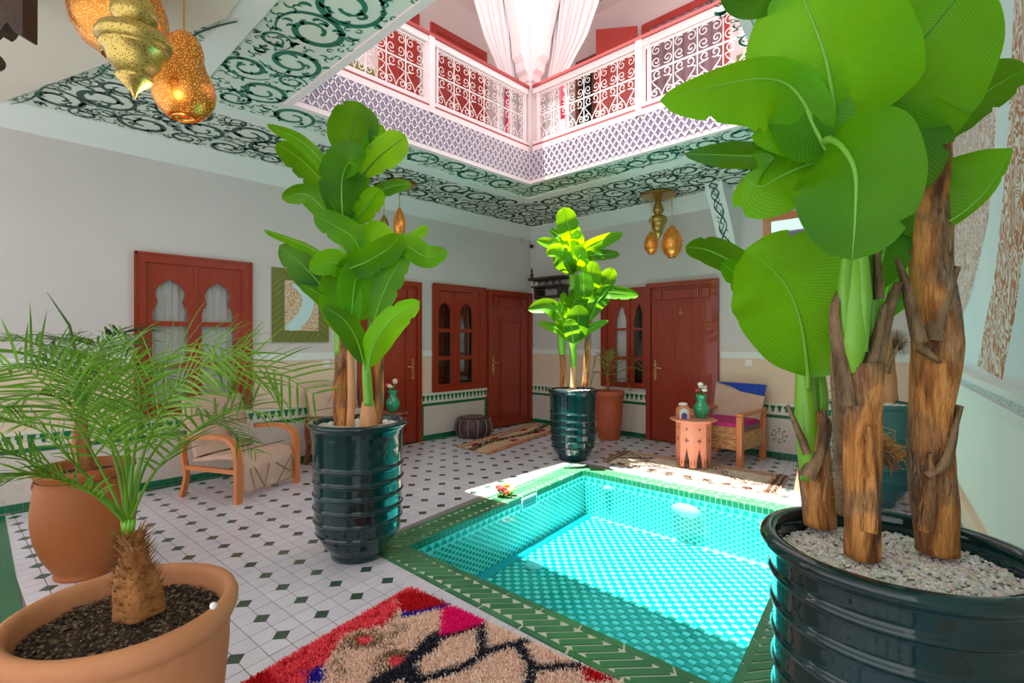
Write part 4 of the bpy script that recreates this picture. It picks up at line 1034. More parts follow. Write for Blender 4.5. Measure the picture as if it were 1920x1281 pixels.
# ---------------------------------------------------------------- lanterns
def shade(name, prof, c, m, par, n=32):
    mb = MB(); mb.lathe(prof, c, n, False, False); return part(name, mb, m, par, True)
EGG = lambda r, h: [(r*.12,h*1.0),(r*.2,h*.97),(r*.45,h*.88),(r*.78,h*.72),(r*.97,h*.5),(r,h*.38),(r*.93,h*.24),(r*.72,h*.1),(r*.42,h*.02),(r*.36,0)]
GOURD = lambda r, h: [(r*.12,h),(r*.25,h*.97),(r*.52,h*.88),(r*.62,h*.76),(r*.62,h*.66),(r*.70,h*.57),(r*.92,h*.42),(r,h*.30),(r*.95,h*.18),(r*.74,h*.06),(r*.5,h*.0)]
TIER = lambda r, h: [(r*a, h*b) for a, b in ((.05,1),(.10,.94),(.22,.86),(.50,.74),(.62,.67),(.60,.62),(.40,.565),(.34,.55),(.72,.53),(.92,.50),(1.0,.46),(1.0,.43),(.82,.40),(.92,.385),(.88,.36),(.74,.34),(.68,.27),(.44,.18),(.52,.17),(.46,.14),(.20,.08),(.10,.05),(.02,0))]
def lantern(label, base, prof, m, top, group=None, bulb=True, R=.12):
    zs = [z for _, z in prof]; h = max(zs)
    t = thing('pendant_lantern', label, 'lantern', tuple(base), group=group)
    shade('shade', [(r, z) for r, z in prof], V(base), m, t)
    mb = MB(); mb.tube([V(base)+V((0,0,h-.01)), V((base[0],base[1],top))], .005, 5); part('chain', mb, BRASS, t)
    if m is LAMPO:
        mb = MB(); mb.lathe([(R*.36,.0),(R*.40,.012),(R*.34,.02)], V(base)+V((0,0,-.008)), 24, False, False); part('bottom_rim', mb, BRASS, t, True)
    if bulb:
        mb = MB(); mb.sphere(V(base)+V((0,0,h*.45)), .025, 10, 8); part('bulb', mb, BULB, t, True)
    return t
# near cluster
A = P(225, 105, 2.75); lantern('large copper egg-shaped pierced lantern, highest of the three near top left', A, EGG(.225,.52), LAMPO, 3.49, R=.225)
A = P(252, 186, 2.22); lantern('tiered brass pierced lantern with pointed tip, in front of two copper ones', A, TIER(.140,.56), LAMPG, 3.46)
A = P(345, 220, 2.6); lantern('copper gourd-shaped pierced lantern, lowest of the three near top left', A, GOURD(.145,.44), LAMPO, 3.46, R=.145)
def lamp_light(p, e=2.0):
    l = bpy.data.lights.new('lantern_light', 'POINT'); l.energy = e; l.color = (1,.62,.28); l.shadow_soft_size = .05
    o = bpy.data.objects.new('lantern_light', l); COL.objects.link(o); o.location = p
lamp_light(P(300, 190, 2.3), 3)
def canopy(label, c, r=.20):
    t = thing('ceiling_canopy', label, 'lamp mount', (c[0], c[1], CZ-.05))
    mb = MB(); mb.lathe([(r*.9,0),(r,.012),(r,.03),(r*.85,.045)], (c[0],c[1],CZ-.05), 12); part('disc', mb, BRASS, t)
    return t
# right cluster
canopy('scalloped brass ceiling disc holding the lanterns by the corbel', (6.40,3.32), .24)
def at_px(px, py, x=None, y=None):
    a, b = FX+(px-960)/Fp*RX, FY+(px-960)/Fp*RY; D = x/a if x is not None else y/b
    return V((a*D, b*D, H+(638-py)*D/Fp))
lantern('tall tiered brass lantern, middle of the cluster by the corbel', at_px(1234, 452, x=6.6), TIER(.125,.66), LAMPG, 3.46)
lantern('small copper onion-shaped lantern, left in the cluster by the corbel', at_px(1221, 476, x=6.22), EGG(.095,.30), LAMPO, 3.46, R=.095)
lantern('copper pear-shaped lantern, right in the cluster by the corbel', at_px(1260, 482, x=6.22), EGG(.135,.41), LAMPO, 3.46, R=.135)
canopy('brass ceiling disc behind the tall left banana plant', (3.72,5.45))
lantern('teardrop copper lantern behind the tall left banana plant', at_px(749, 446, y=5.4), EGG(.075,.38), LAMPO, 3.46, R=.075)
lantern('small brass lantern half hidden by the left banana plant', at_px(720, 436, y=5.6), EGG(.06,.22), LAMPG, 3.46)

# ---------------------------------------------------------------- pots
def pot_banana(t, c, s=1.0, m=POT, ridges=(.18,.27,.36,.45,.54,.635)):
    prof = [(.185,0),(.190,.03),(.190,.04),(.200,.05)]
    base = [(.20,.05),(.240,.10),(.268,.15),(.284,.20),(.292,.27),(.296,.36),(.297,.46),(.298,.56),(.300,.66),(.303,.76),(.308,.85),(.312,.885)]
    def rad(z):
        for i in range(len(base)-1):
            if base[i][1] <= z <= base[i+1][1]:
                f = (z-base[i][1])/(base[i+1][1]-base[i][1]); return base[i][0]*(1-f)+base[i+1][0]*f
        return base[-1][0]
    z = .06
    while z < .885:
        rr = rad(z)
        if ridges:
            for rz in ridges: rr += .011*math.exp(-((z-rz)/.008)**2)
        prof.append((rr, z)); z += .006
    prof += [(.318,.89),(.330,.897),(.338,.908),(.338,.920),(.330,.930),(.312,.934),(.296,.930),(.290,.915),(.288,.88),(.285,.80)]
    mb = MB(); mb.lathe([(r*s, z*s) for r, z in prof], c, 64, True, True); o = part('pot', mb, m, t, True); return o
def gravel(t, c, R, n, seed, size=.011, m=PEB, pal=None, name='gravel'):
    rnd = random.Random(seed); mb = MB()
    pal = pal or [(.78,.70,.66),(.86,.80,.76),(.70,.66,.60),(.90,.86,.82),(.62,.60,.52)]
    mb.cur = (*pal[0], 1); mb.lathe([(R, 0), (R*.5,.004), (.01,.006)], V(c)+V((0,0,-.006)), 32, True, False)
    for i in range(n):
        r = R*math.sqrt(rnd.random())*.985; a = rnd.uniform(0, 2*PI); s = size*rnd.uniform(.6,1.3); p = V(c)+V((r*math.cos(a), r*math.sin(a), s*.35+rnd.uniform(0,.004)))
        mb.cur = (*[x*rnd.uniform(.85,1.08) for x in rnd.choice(pal)], 1); th = rnd.uniform(0,PI)
        ex = V((math.cos(th), math.sin(th), rnd.uniform(-.4,.4)))*s*1.2; ey = V((-math.sin(th), math.cos(th), rnd.uniform(-.4,.4)))*s*.8; ez = V((0,0,s*.7))
        k = [mb.vert(p+v) for v in (ex, ey, -ex, -ey, ez, -ez)]
        for f in ((0,1,4),(1,2,4),(2,3,4),(3,0,4)): mb.face([k[j] for j in f])
    o = part(name, mb, m, t, stuff=True); return o
def trunk(t, pts, rads, m=BARK, name='trunk', seed=0, n=18, rough=.12):
    rnd = random.Random(seed); sp = spline(pts, 10); m_ = len(sp)
    rr = []
    for i in range(m_):
        f = i/(m_-1)*(len(rads)-1); k_ = min(int(f), len(rads)-2); rr.append(rads[k_]*(1-(f-k_))+rads[k_+1]*(f-k_))
    mb = MB(); rings = []
    for i, p in enumerate(sp):
        ring = []
        for k_ in range(n):
            a = 2*PI*k_/n; d = rr[i]*(1+rough*mnoise.noise(V((math.cos(a)*1.6+seed*3.1, math.sin(a)*1.6, p.z*7)))+rough*.35*math.sin(a*5+seed+p.z*2))
            ring.append(mb.vert(p+V((math.cos(a)*d, math.sin(a)*d, 0))))
        rings.append(ring)
    for i in range(m_-1):
        for k_ in range(n): mb.face((rings[i][k_], rings[i][(k_+1)%n], rings[i+1][(k_+1)%n], rings[i+1][k_]))
    mb.face(rings[0][::-1]); mb.face(rings[-1])
    return part(name, mb, m, t, True)
def flap(par, pts, w, m=BARKD, name='dried_sheath'):
    sp = spline(pts, 6); mb = MB(); L_, R_, C_ = [], [], []
    for i, p in enumerate(sp):
        f = i/(len(sp)-1); t = (sp[min(i+1,len(sp)-1)]-sp[max(i-1,0)]).normalized(); s = t.cross(V((FX,FY,0))).normalized(); q = w*(1-.75*f)*.5+.002
        bk = V((FX,FY,0))*q*.8
        L_.append(mb.vert(p-s*q+bk)); C_.append(mb.vert(p-V((FX,FY,0))*q*.5)); R_.append(mb.vert(p+s*q+bk))
    for i in range(len(sp)-1):
        mb.face((L_[i],L_[i+1],C_[i+1],C_[i])); mb.face((C_[i],C_[i+1],R_[i+1],R_[i])); mb.face((R_[i],R_[i+1],L_[i+1],L_[i]))
    return part(name, mb, m, par, True)
def leaf(t, pts, width, roll=0, fold=.18, droop=.25, stem=0, m=LEAF, rib=None, tipw=.6, peak=.45, asym=0, wav=.03, seed=0, ribr=.006):
    """banana leaf; pts world midrib; width full width (m); roll deg from facing the lens; stem = fraction of path that is petiole"""
    sp = spline(pts, 8); n = len(sp); cp = V((0,0,H)); mb = MB(); rows = []; K = 9
    prev = None; cen_ = []
    L = sum((sp[i+1]-sp[i]).length for i in range(n-1)); acc = 0; i0 = int(stem*(n-1)); m2 = n-i0
    rn = random.Random(int(seed*7+3)); notch = {rn.randint(int(n*.45), n-4): rn.choice((0, K-1)) for _ in range(2)} if m2 > 14 else {}
    for i in range(i0, n):
        p = sp[i]; T = (sp[min(i+1,n-1)]-sp[max(i-1,0)]).normalized(); vd = (p-cp).normalized()
        S = T.cross(vd)
        if S.length < .15 and prev is not None: S = prev
        S.normalize(); S = Matrix.Rotation(math.radians(roll), 3, T) @ S
        if prev is not None and S.dot(prev) < 0: pass
        prev = S; N = S.cross(T).normalized()
        f = (i-i0)/max(1, m2-1)
        # width profile: quick swell, long body, rounded tip
        a = min(1, f/peak); b = max(0, (f-peak)/(1-peak))
        prof = (math.sin(a*PI/2)**.62) if f < peak else (max(0, 1-b**2.6)**.55)
        w = width*.5*max(.012, prof)
        row = []
        for j in range(K):
            x = (j-(K-1)/2)/((K-1)/2); ww = w*(1+asym*(1 if x > 0 else -1))
            jit = 1+.03*mnoise.noise(V((f*8+seed, x*2, 0)))*1
            if notch.get(i) == j: ww *= .80
            off = S*x*ww*jit+N*(fold*abs(x)*ww-droop*x*x*ww+wav*width*math.sin(f*16+x*2+seed)*abs(x)*.5)
            v = mb.vert(p+off); mb.uv[v] = (f*max(.6, L*2.2)+abs(x)*.16, x); row.append(v)
        rows.append(row); cen_.append(p-N*ribr*.2)
    for i in range(len(rows)-1):
        for j in range(K-1): mb.face((rows[i][j], rows[i][j+1], rows[i+1][j+1], rows[i+1][j]))
    o = part('leaf', mb, m, t, True)
    rb = MB(); rads_ = [ribr*(1.5 if i < i0 else max(.12, 1.15-(i-i0)/max(1,m2)*1.1)) for i in range(n)]
    rb.tube(sp, rads_, 6); part('midrib', rb, rib or RIB, o, True)
    return o

# ================================================================= MAIN BANANA PLANT (right foreground)
C = V((1.775, .205, 0))
bp_ = thing('potted_banana_plant', 'largest banana plant with three brown trunks in a teal-black ribbed pot, right foreground', 'plant', tuple(C))
pot_banana(bp_, C, ridges=(.19,.28,.37,.46,.55,.64,.73,.82))
gravel(bp_, C+V((0,0,.865)), .286, 3400, 1, .0085)
Dm = 1.47
t1 = trunk(bp_, [P(1537,985,1.66), P(1530,900,1.66), P(1525,830,1.66), P(1518,770,1.66)], [.048,.05,.042,.04], seed=1)
t2 = trunk(bp_, [P(1617,1045,1.44), P(1618,900,1.44), P(1618,780,1.44), P(1612,680,1.44)], [.042,.044,.048,.050], seed=2)
t2b = trunk(bp_, [P(1588,965,1.58), P(1585,850,1.56), P(1578,720,1.54), P(1572,600,1.54)], [.030,.028,.028,.022], BARKD, seed=5)
t3 = trunk(bp_, [P(1757,1035,1.47), P(1752,930,1.47), P(1745,780,1.47), P(1758,640,1.47), P(1748,500,1.47), P(1745,330,1.47), P(1748,230,1.47)], [.052,.058,.052,.060,.052,.05,.04], seed=3)
trunk(bp_, [P(1515,900,1.65), P(1512,800,1.65), P(1508,690,1.65), P(1500,630,1.65)], [.022,.035,.026,.010], STEMG, 'green_stem', 7, rough=.05)
trunk(bp_, [P(1538,830,1.67), P(1540,740,1.67), P(1532,660,1.68)], [.018,.02,.012], STEMG, 'green_stem', 8, rough=.05)
trunk(bp_, [P(1600,700,1.42), P(1600,640,1.42), P(1606,520,1.42), P(1612,440,1.42)], [.014,.036,.030,.02], STEMG, 'green_stem', 9, rough=.05)
trunk(bp_, [P(1636,640,1.44), P(1636,520,1.44), P(1632,430,1.44)], [.016,.018,.014], STEMG, 'green_stem', 10, rough=.05)
trunk(bp_, [P(1618,660,1.40), P(1620,560,1.40), P(1618,470,1.40)], [.012,.020,.012], STEMG, 'green_stem', 18, rough=.05)
trunk(bp_, [P(1584,640,1.42), P(1584,540,1.42), P(1592,440,1.42)], [.010,.018,.012], STEMG, 'green_stem', 19, rough=.05)
flap(t1, [P(1545,850,1.62), P(1555,800,1.62), P(1540,775,1.62)], .05)
flap(t1, [P(1518,850,1.62), P(1500,810,1.6), P(1478,760,1.6)], .03)
flap(t1, [P(1522,900,1.61), P(1545,840,1.61), P(1548,770,1.62)], .06)
flap(t2, [P(1640,760,1.42), P(1655,660,1.42), P(1668,600,1.42), P(1690,530,1.42)], .085)
flap(t2, [P(1600,760,1.42), P(1585,680,1.42), P(1570,590,1.42), P(1578,545,1.42)], .06)
flap(t2, [P(1632,700,1.41), P(1650,640,1.40), P(1662,570,1.40)], .05)
flap(t2, [P(1640,1000,1.385), P(1638,900,1.385), P(1632,800,1.385)], .05, BARK)
flap(t3, [P(1775,880,1.42), P(1790,830,1.42), P(1800,760,1.42)], .045)
flap(t3, [P(1740,895,1.41), P(1775,870,1.40), P(1795,800,1.40), P(1806,762,1.40)], .03)
flap(t3, [P(1760,640,1.42), P(1778,560,1.42), P(1785,540,1.42), P(1800,500,1.42)], .06)
flap(t3, [P(1735,640,1.42), P(1715,570,1.42), P(1700,520,1.42), P(1685,485,1.42)], .045)
flap(t3, [P(1730,650,1.41), P(1752,668,1.405), P(1765,680,1.41)], .03)
flap(t3, [P(1745,1000,1.41), P(1750,900,1.41), P(1745,850,1.41)], .05, BARK)
flap(t2, [P(1655,560,1.4), P(1648,480,1.4), P(1635,400,1.4)], .03, BARKD)
# fibre tuft
mb = MB(); rnd = random.Random(4)
for i in range(260):
    a = P(1640+rnd.gauss(0,8), 835+rnd.gauss(0,14), 1.5); d = V((rnd.gauss(.0,.5), rnd.gauss(0,.5), rnd.gauss(0,.4))); s = P(1690+rnd.gauss(0,10), 858+rnd.gauss(0,14), 1.5)
    b_ = a.lerp(s, rnd.uniform(.4,1.05)); c_ = a.lerp(b_, .5)+d*.03
    mb.tube([a, c_, b_], .0012, 3, False)
part('fibre_tuft', mb, FIBRE, bp_, stuff=True)
mb = MB(); mb.tube([P(1640,850,1.5), P(1660,855,1.5), P(1678,880,1.5)], [.03,.026,.012], 8); part('dried_sheath', mb, BARKD, bp_, True)
mb = MB()
for i in range(70):
    a = P(1585+rnd.uniform(-6,4), rnd.uniform(620,960), 1.5); b_ = a+V((rnd.gauss(0,.012), rnd.gauss(0,.012), rnd.gauss(0,.02)))-V((RX,RY,0))*rnd.uniform(.01,.03)
    mb.tube([a, a.lerp(b_,.5)+V((0,0,.006)), b_], .001, 3, False)
part('fibre_tuft', mb, BARKD, bp_, stuff=True)
# leaves
def LF(pl, *a, **k): return leaf(bp_, [P(*q) for q in pl], *a, **k)
LF([(1598,480,1.45),(1585,380,1.44),(1568,262,1.38),(1562,190,1.32),(1548,110,1.28),(1520,30,1.26),(1485,-50,1.26)], .40, stem=.34, roll=8, fold=.22, droop=.1, peak=.25, seed=1, ribr=.007)
LF([(1600,480,1.45),(1570,360,1.42),(1538,268,1.36),(1514,205,1.34),(1478,160,1.33),(1425,148,1.32),(1340,162,1.32),(1238,188,1.32)], .20, stem=.26, roll=12, fold=-.15, droop=.1, peak=.22, asym=.45, seed=2)
LF([(1560,300,1.35),(1525,235,1.34),(1495,170,1.345),(1455,140,1.36)], .20, stem=.0, roll=20, fold=.2, droop=.3, seed=3, peak=.35)
LF([(1610,480,1.46),(1590,330,1.42),(1560,286,1.42),(1500,290,1.44),(1420,292,1.46),(1350,290,1.46),(1285,288,1.46)], .13, stem=.3, roll=-50, fold=.1, droop=.1, peak=.25, seed=4)
LF([(1560,295,1.43),(1510,310,1.43),(1465,330,1.44),(1425,350,1.45),(1395,330,1.46)], .20, stem=.0, roll=5, fold=.1, seed=24, peak=.5)
LF([(1612,480,1.45),(1585,330,1.42),(1550,268,1.34),(1575,272,1.24),(1603,320,1.18),(1604,400,1.17),(1598,488,1.18)], .26, stem=.42, roll=4, fold=-.16, droop=-.05, peak=.35, seed=5, rib=RIB, ribr=.008)
LF([(1610,480,1.48),(1598,360,1.47),(1612,270,1.43),(1652,170,1.36),(1700,108,1.30),(1755,45,1.25),(1830,-50,1.2)], .42, stem=.2, roll=-8, fold=.3, droop=.05, peak=.35, seed=6, rib=RIBD)
LF([(1660,420,1.46),(1655,350,1.42),(1690,250,1.38),(1728,190,1.36)], .24, stem=.1, roll=6, fold=.1, seed=7, peak=.5)
LF([(1748,330,1.5),(1765,255,1.46),(1800,208,1.42),(1860,165,1.36),(1930,125,1.3)], .16, stem=.15, roll=30, fold=.3, droop=0, peak=.45, seed=8)
LF([(1700,470,1.50),(1725,436,1.46),(1785,412,1.42),(1840,368,1.38),(1872,324,1.36),(1898,277,1.35)], .18, stem=.08, roll=6, fold=.2, droop=0, asym=.8, peak=.35, seed=9, ribr=.005)
LF([(1690,460,1.52),(1700,430,1.53),(1720,390,1.54),(1745,340,1.55)], .15, stem=.0, roll=-20, fold=.3, peak=.4, seed=19)
LF([(1690,470,1.52),(1720,400,1.5),(1735,340,1.49),(1765,300,1.49)], .12, stem=.0, roll=50, fold=.3, seed=10)
LF([(1640,300,1.55),(1655,200,1.55),(1662,100,1.52),(1668,0,1.5),(1670,-60,1.5)], .17, stem=.25, roll=-15, fold=.1, peak=.3, seed=11)
LF([(1515,730,1.62),(1514,690,1.60),(1503,610,1.55),(1482,550,1.52),(1448,505,1.51),(1398,468,1.51)], .36, stem=.14, roll=-14, fold=.14, droop=.12, peak=.38, seed=12, ribr=.006)
LF([(1530,700,1.70),(1490,640,1.78),(1440,560,1.82),(1385,500,1.84),(1330,470,1.84),(1285,463,1.84)], .13, stem=.45, roll=-35, fold=.3, seed=13, peak=.3)
LF([(1480,620,1.72),(1440,570,1.74),(1400,530,1.75),(1352,492,1.76)], .13, stem=.0, roll=30, fold=.2, seed=14)
LF([(1545,700,1.70),(1540,600,1.72),(1560,520,1.74),(1568,470,1.74)], .10, stem=.2, roll=60, fold=.3, seed=15)
LF([(1640,560,1.5),(1650,500,1.5),(1670,430,1.5),(1690,390,1.5)], .14, stem=.1, roll=10, fold=.2, seed=16)
LF([(1350,-10,1.30),(1400,-5,1.29),(1460,-20,1.28),(1500,-40,1.28)], .10, roll=10, fold=.1, seed=18)
flap(bp_, [P(1612,262,1.42), P(1640,210,1.40), P(1652,170,1.40)], .05, mat('grey_leaf_sheath', hx(170,162,140), .6), 'leaf_sheath')

# ================================================================= LEFT BANANA PLANT
C = V((1.86, 3.24, .007)); D2 = 3.56
b2 = thing('potted_banana_plant', 'tall banana plant in a teal-black ribbed pot at the pool corner, left of centre', 'plant', tuple(C))
pot_banana(b2, C); gravel(b2, C+V((0,0,.885)), .286, 1100, 3, .014)
def Q(px, py, d=D2): return P(px, py, d)
trunk(b2, [Q(642,805), Q(641,740), Q(643,670), Q(643,590)], [.056,.056,.054,.05], seed=11)
trunk(b2, [Q(657,803,3.5), Q(659,740,3.5), Q(657,640,3.5)], [.028,.026,.022], BARKP, seed=12)
trunk(b2, [Q(641,665), Q(643,560), Q(650,460), Q(652,370)], [.052,.055,.048,.035], STEMG, 'green_stem', 13, rough=.05)
trunk(b2, [Q(708,804,3.6), Q(712,740,3.6), Q(708,660,3.6), Q(702,560,3.62)], [.028,.03,.036,.03], BARK, seed=14)
trunk(b2, [Q(700,640,3.62), Q(695,540,3.62), Q(690,470,3.6)], [.034,.034,.02], STEMG, 'green_stem', 15, rough=.05)
trunk(b2, [Q(691,805,3.45), Q(691,780,3.45), Q(691,752,3.45)], [.056,.052,.036], BARKP, seed=16, rough=.2)
trunk(b2, [Q(691,760,3.44), Q(688,710,3.44), Q(686,670,3.43), Q(684,640,3.43)], [.034,.032,.024,.018], STEMG, 'green_stem', 17, rough=.04)
def L2(pl, *a, **k): return leaf(b2, [P(*q) for q in pl], *a, **k)
L2([(650,400,3.58),(652,320,3.58),(656,262,3.55),(668,225,3.5),(677,193,3.48)], .33, stem=.3, roll=5, fold=.15, peak=.45, seed=31, rib=RIBD)
L2([(645,420,3.56),(630,350,3.5),(600,300,3.4),(560,262,3.35),(500,232,3.35)], .13, stem=.2, roll=40, fold=.4, seed=32)
L2([(632,372,3.52),(600,335,3.45),(565,300,3.42),(518,268,3.42)], .22, stem=.0, roll=18, fold=.1, droop=.2, peak=.4, seed=33)
L2([(655,400,3.58),(675,340,3.56),(705,300,3.52),(735,275,3.48),(761,255,3.46)], .22, stem=.3, roll=-12, fold=.4, peak=.5, seed=34, rib=RIBD)
L2([(660,400,3.6),(680,300,3.6),(700,262,3.6),(718,235,3.6)], .15, stem=.4, roll=20, seed=35)
L2([(645,425,3.5),(641,380,3.44),(642,335,3.40),(655,305,3.36),(675,318,3.3)], .30, stem=.0, roll=5, fold=.1, droop=.05, peak=.55, seed=36)
L2([(648,430,3.52),(615,400,3.45),(575,365,3.4),(528,372,3.4)], .15, stem=.1, roll=-10, fold=-.1, droop=.2, peak=.45, seed=37)
L2([(655,425,3.55),(680,400,3.5),(700,372,3.45),(714,354,3.42)], .16, stem=.05, roll=10, fold=.3, seed=38, rib=RIBD)
L2([(655,430,3.6),(668,390,3.62),(672,350,3.62),(668,300,3.64)], .22, stem=.1, roll=-30, seed=39)
L2([(680,400,3.62),(705,365,3.66),(735,350,3.7),(772,345,3.72)], .14, stem=.1, roll=-40, fold=.3, seed=40)
L2([(640,560,3.5),(620,500,3.42),(590,470,3.36),(545,450,3.32),(495,431,3.32)], .10, stem=.2, roll=55, fold=.5, seed=41)
L2([(632,590,3.48),(605,540,3.42),(570,500,3.38),(524,460,3.36)], .24, stem=.0, roll=-12, fold=.15, droop=.15, peak=.5, seed=42)
L2([(652,560,3.46),(648,510,3.40),(620,492,3.34),(580,508,3.30)], .18, stem=.1, roll=5, fold=-.2, droop=.1, seed=43)
L2([(645,640,3.46),(641,580,3.42),(632,520,3.40),(615,495,3.36)], .28, stem=.05, roll=10, fold=.15, peak=.4, seed=44)
L2([(690,510,3.5),(665,450,3.42),(630,425,3.38),(588,402,3.36)], .20, stem=.05, roll=-18, fold=.2, peak=.5, seed=45)
L2([(650,560,3.44),(645,513,3.40),(690,490,3.36),(730,465,3.33),(752,440,3.32)], .20, stem=.15, roll=15, fold=.2, droop=.3, peak=.45, seed=46)
L2([(690,560,3.55),(690,500,3.5),(705,450,3.46),(722,418,3.44)], .26, stem=.2, roll=0, fold=.1, peak=.5, seed=47)
L2([(700,540,3.5),(725,485,3.45),(760,462,3.4),(800,482,3.36),(840,472,3.36)], .17, stem=.15, roll=-15, fold=-.1, droop=.1, peak=.5, seed=48)
L2([(700,520,3.6),(740,475,3.66),(775,450,3.68),(803,424,3.7)], .13, stem=.15, roll=35, fold=.3, seed=49)
L2([(700,610,3.5),(715,560,3.45),(738,510,3.42),(765,470,3.40)], .20, stem=.05, roll=-25, fold=.25, seed=50)
L2([(655,640,3.5),(662,560,3.44),(668,520,3.42),(690,480,3.42)], .24, stem=.05, roll=20, fold=.2, seed=51)
L2([(675,600,3.56),(690,560,3.55),(700,520,3.55),(690,470,3.55)], .26, stem=.0, roll=-10, seed=52)
L2([(687,700,3.42),(670,640,3.36),(645,600,3.3),(606,574,3.26)], .18, stem=.1, roll=28, fold=.35, droop=.1, peak=.4, seed=53)
L2([(688,705,3.42),(700,650,3.36),(735,600,3.3),(787,565,3.27)], .20, stem=.1, roll=-18, fold=.4, droop=.1, peak=.4, seed=54)
L2([(640,620,3.45),(622,580,3.42),(600,552,3.4),(560,530,3.4)], .13, stem=.0, roll=20, fold=.2, seed=55)

# ================================================================= CENTRE (SUNLIT) BANANA PLANT
D3 = 6.42; C = V((5.20, 3.86, 0))
b3 = thing('potted_banana_plant', 'sunlit yellow-green banana plant in a teal-black ribbed pot by the far pool corner', 'plant', tuple(C))
pot_banana(b3, C, .95); gravel(b3, C+V((0,0,.845)), .27, 500, 5, .02)
R3 = lambda px, py, d=D3: P(px, py, d)
trunk(b3, [R3(1055,725), R3(1056,690), R3(1054,655)], [.035,.034,.04], BARK, seed=21)
trunk(b3, [R3(1054,665), R3(1052,630), R3(1052,600)], [.045,.05,.02], STEMG, 'green_stem', 22, rough=.04)
trunk(b3, [R3(1075,727,6.3), R3(1075,705,6.3), R3(1075,682,6.3)], [.042,.036,.034], BARKP, seed=23, rough=.05)
trunk(b3, [R3(1075,690,6.3), R3(1074,650,6.3), R3(1074,620,6.3)], [.034,.045,.03], STEMG, 'green_stem', 24, rough=.04)
trunk(b3, [R3(1097,725), R3(1100,680), R3(1103,630), R3(1107,585)], [.042,.04,.04,.04], BARK, seed=25)
trunk(b3, [R3(1074,650,6.5), R3(1075,560,6.5), R3(1074,500,6.5), R3(1076,460,6.5)], [.035,.045,.05,.03], STEMG, 'green_stem', 26, rough=.04)
trunk(b3, [R3(1108,600), R3(1104,560), R3(1100,530)], [.04,.045,.03], STEMG, 'green_stem', 27, rough=.04)
def L3(pl, w, **k): return leaf(b3, [P(q[0], q[1], q[2]-(.42 if j_ else .1)) for j_, q in enumerate(pl)], w*.96, ribr=.008, **k)
L3([(1076,470,6.45),(1070,440,6.4),(1062,412,6.35),(1056,389,6.3)], .27, roll=5, peak=.5, seed=61)
L3([(1080,480,6.4),(1083,455,6.35),(1080,430,6.3)], .17, roll=-8, seed=62)
L3([(1074,490,6.45),(1055,465,6.4),(1030,458,6.35),(1006,452,6.3)], .16, roll=30, fold=-.1, seed=63)
L3([(1070,480,6.5),(1055,450,6.5),(1045,440,6.5),(1030,430,6.5)], .13, roll=10, seed=64)
L3([(1072,495,6.3),(1060,475,6.2),(1042,470,6.15),(1024,478,6.1)], .17, roll=5, droop=.5, seed=65)
L3([(1074,515,6.3),(1062,495,6.25),(1050,480,6.2),(1038,474,6.2)], .26, roll=-10, seed=66)
L3([(1080,490,6.45),(1100,465,6.4),(1130,450,6.35),(1168,437,6.3)], .19, roll=28, fold=-.1, droop=.3, seed=67)
L3([(1080,495,6.45),(1105,480,6.4),(1135,478,6.4),(1162,477,6.4)], .15, roll=-25, fold=.2, seed=68)
L3([(1075,510,6.3),(1082,490,6.25),(1090,475,6.2),(1100,470,6.2)], .26, roll=0, seed=69)
L3([(1104,560,6.35),(1105,535,6.3),(1108,510,6.25),(1112,489,6.2)], .26, roll=0, fold=.1, seed=70)
L3([(1104,585,6.3),(1096,560,6.25),(1095,530,6.2),(1094,510,6.2)], .24, roll=-10, seed=71)
L3([(1110,580,6.4),(1125,545,6.35),(1140,520,6.3),(1150,503,6.25)], .22, roll=10, seed=72)
L3([(1108,575,6.3),(1130,550,6.25),(1160,550,6.2),(1198,554,6.2)], .17, roll=-18, fold=.1, droop=.3, peak=.5, seed=73)
L3([(1105,600,6.25),(1118,570,6.2),(1130,555,6.2),(1145,535,6.2)], .22, roll=12, seed=74)
L3([(1065,590,6.3),(1075,570,6.3),(1085,555,6.3),(1095,545,6.3)], .24, roll=0, seed=75)
L3([(1066,620,6.3),(1045,590,6.25),(1025,575,6.2),(990,582,6.2)], .20, roll=15, fold=-.1, droop=.3, seed=76)
L3([(1066,625,6.3),(1055,600,6.2),(1040,578,6.2),(1032,568,6.2)], .18, roll=-25, fold=.3, seed=77)
L3([(1068,640,6.3),(1050,620,6.25),(1030,612,6.2),(1009,604,6.2)], .12, roll=25, fold=.2, seed=78)
L3([(1076,640,6.25),(1082,615,6.2),(1085,590,6.15),(1088,572,6.1)], .27, roll=0, fold=.05, seed=79)
L3([(1075,645,6.2),(1073,625,6.12),(1070,610,6.08),(1072,598,6.06)], .19, roll=5, seed=80)
L3([(1080,645,6.3),(1095,625,6.3),(1115,612,6.3),(1141,601,6.3)], .11, roll=20, seed=81)
L3([(1058,610,6.4),(1056,585,6.4),(1056,560,6.4),(1058,548,6.4)], .12, roll=30, seed=82)

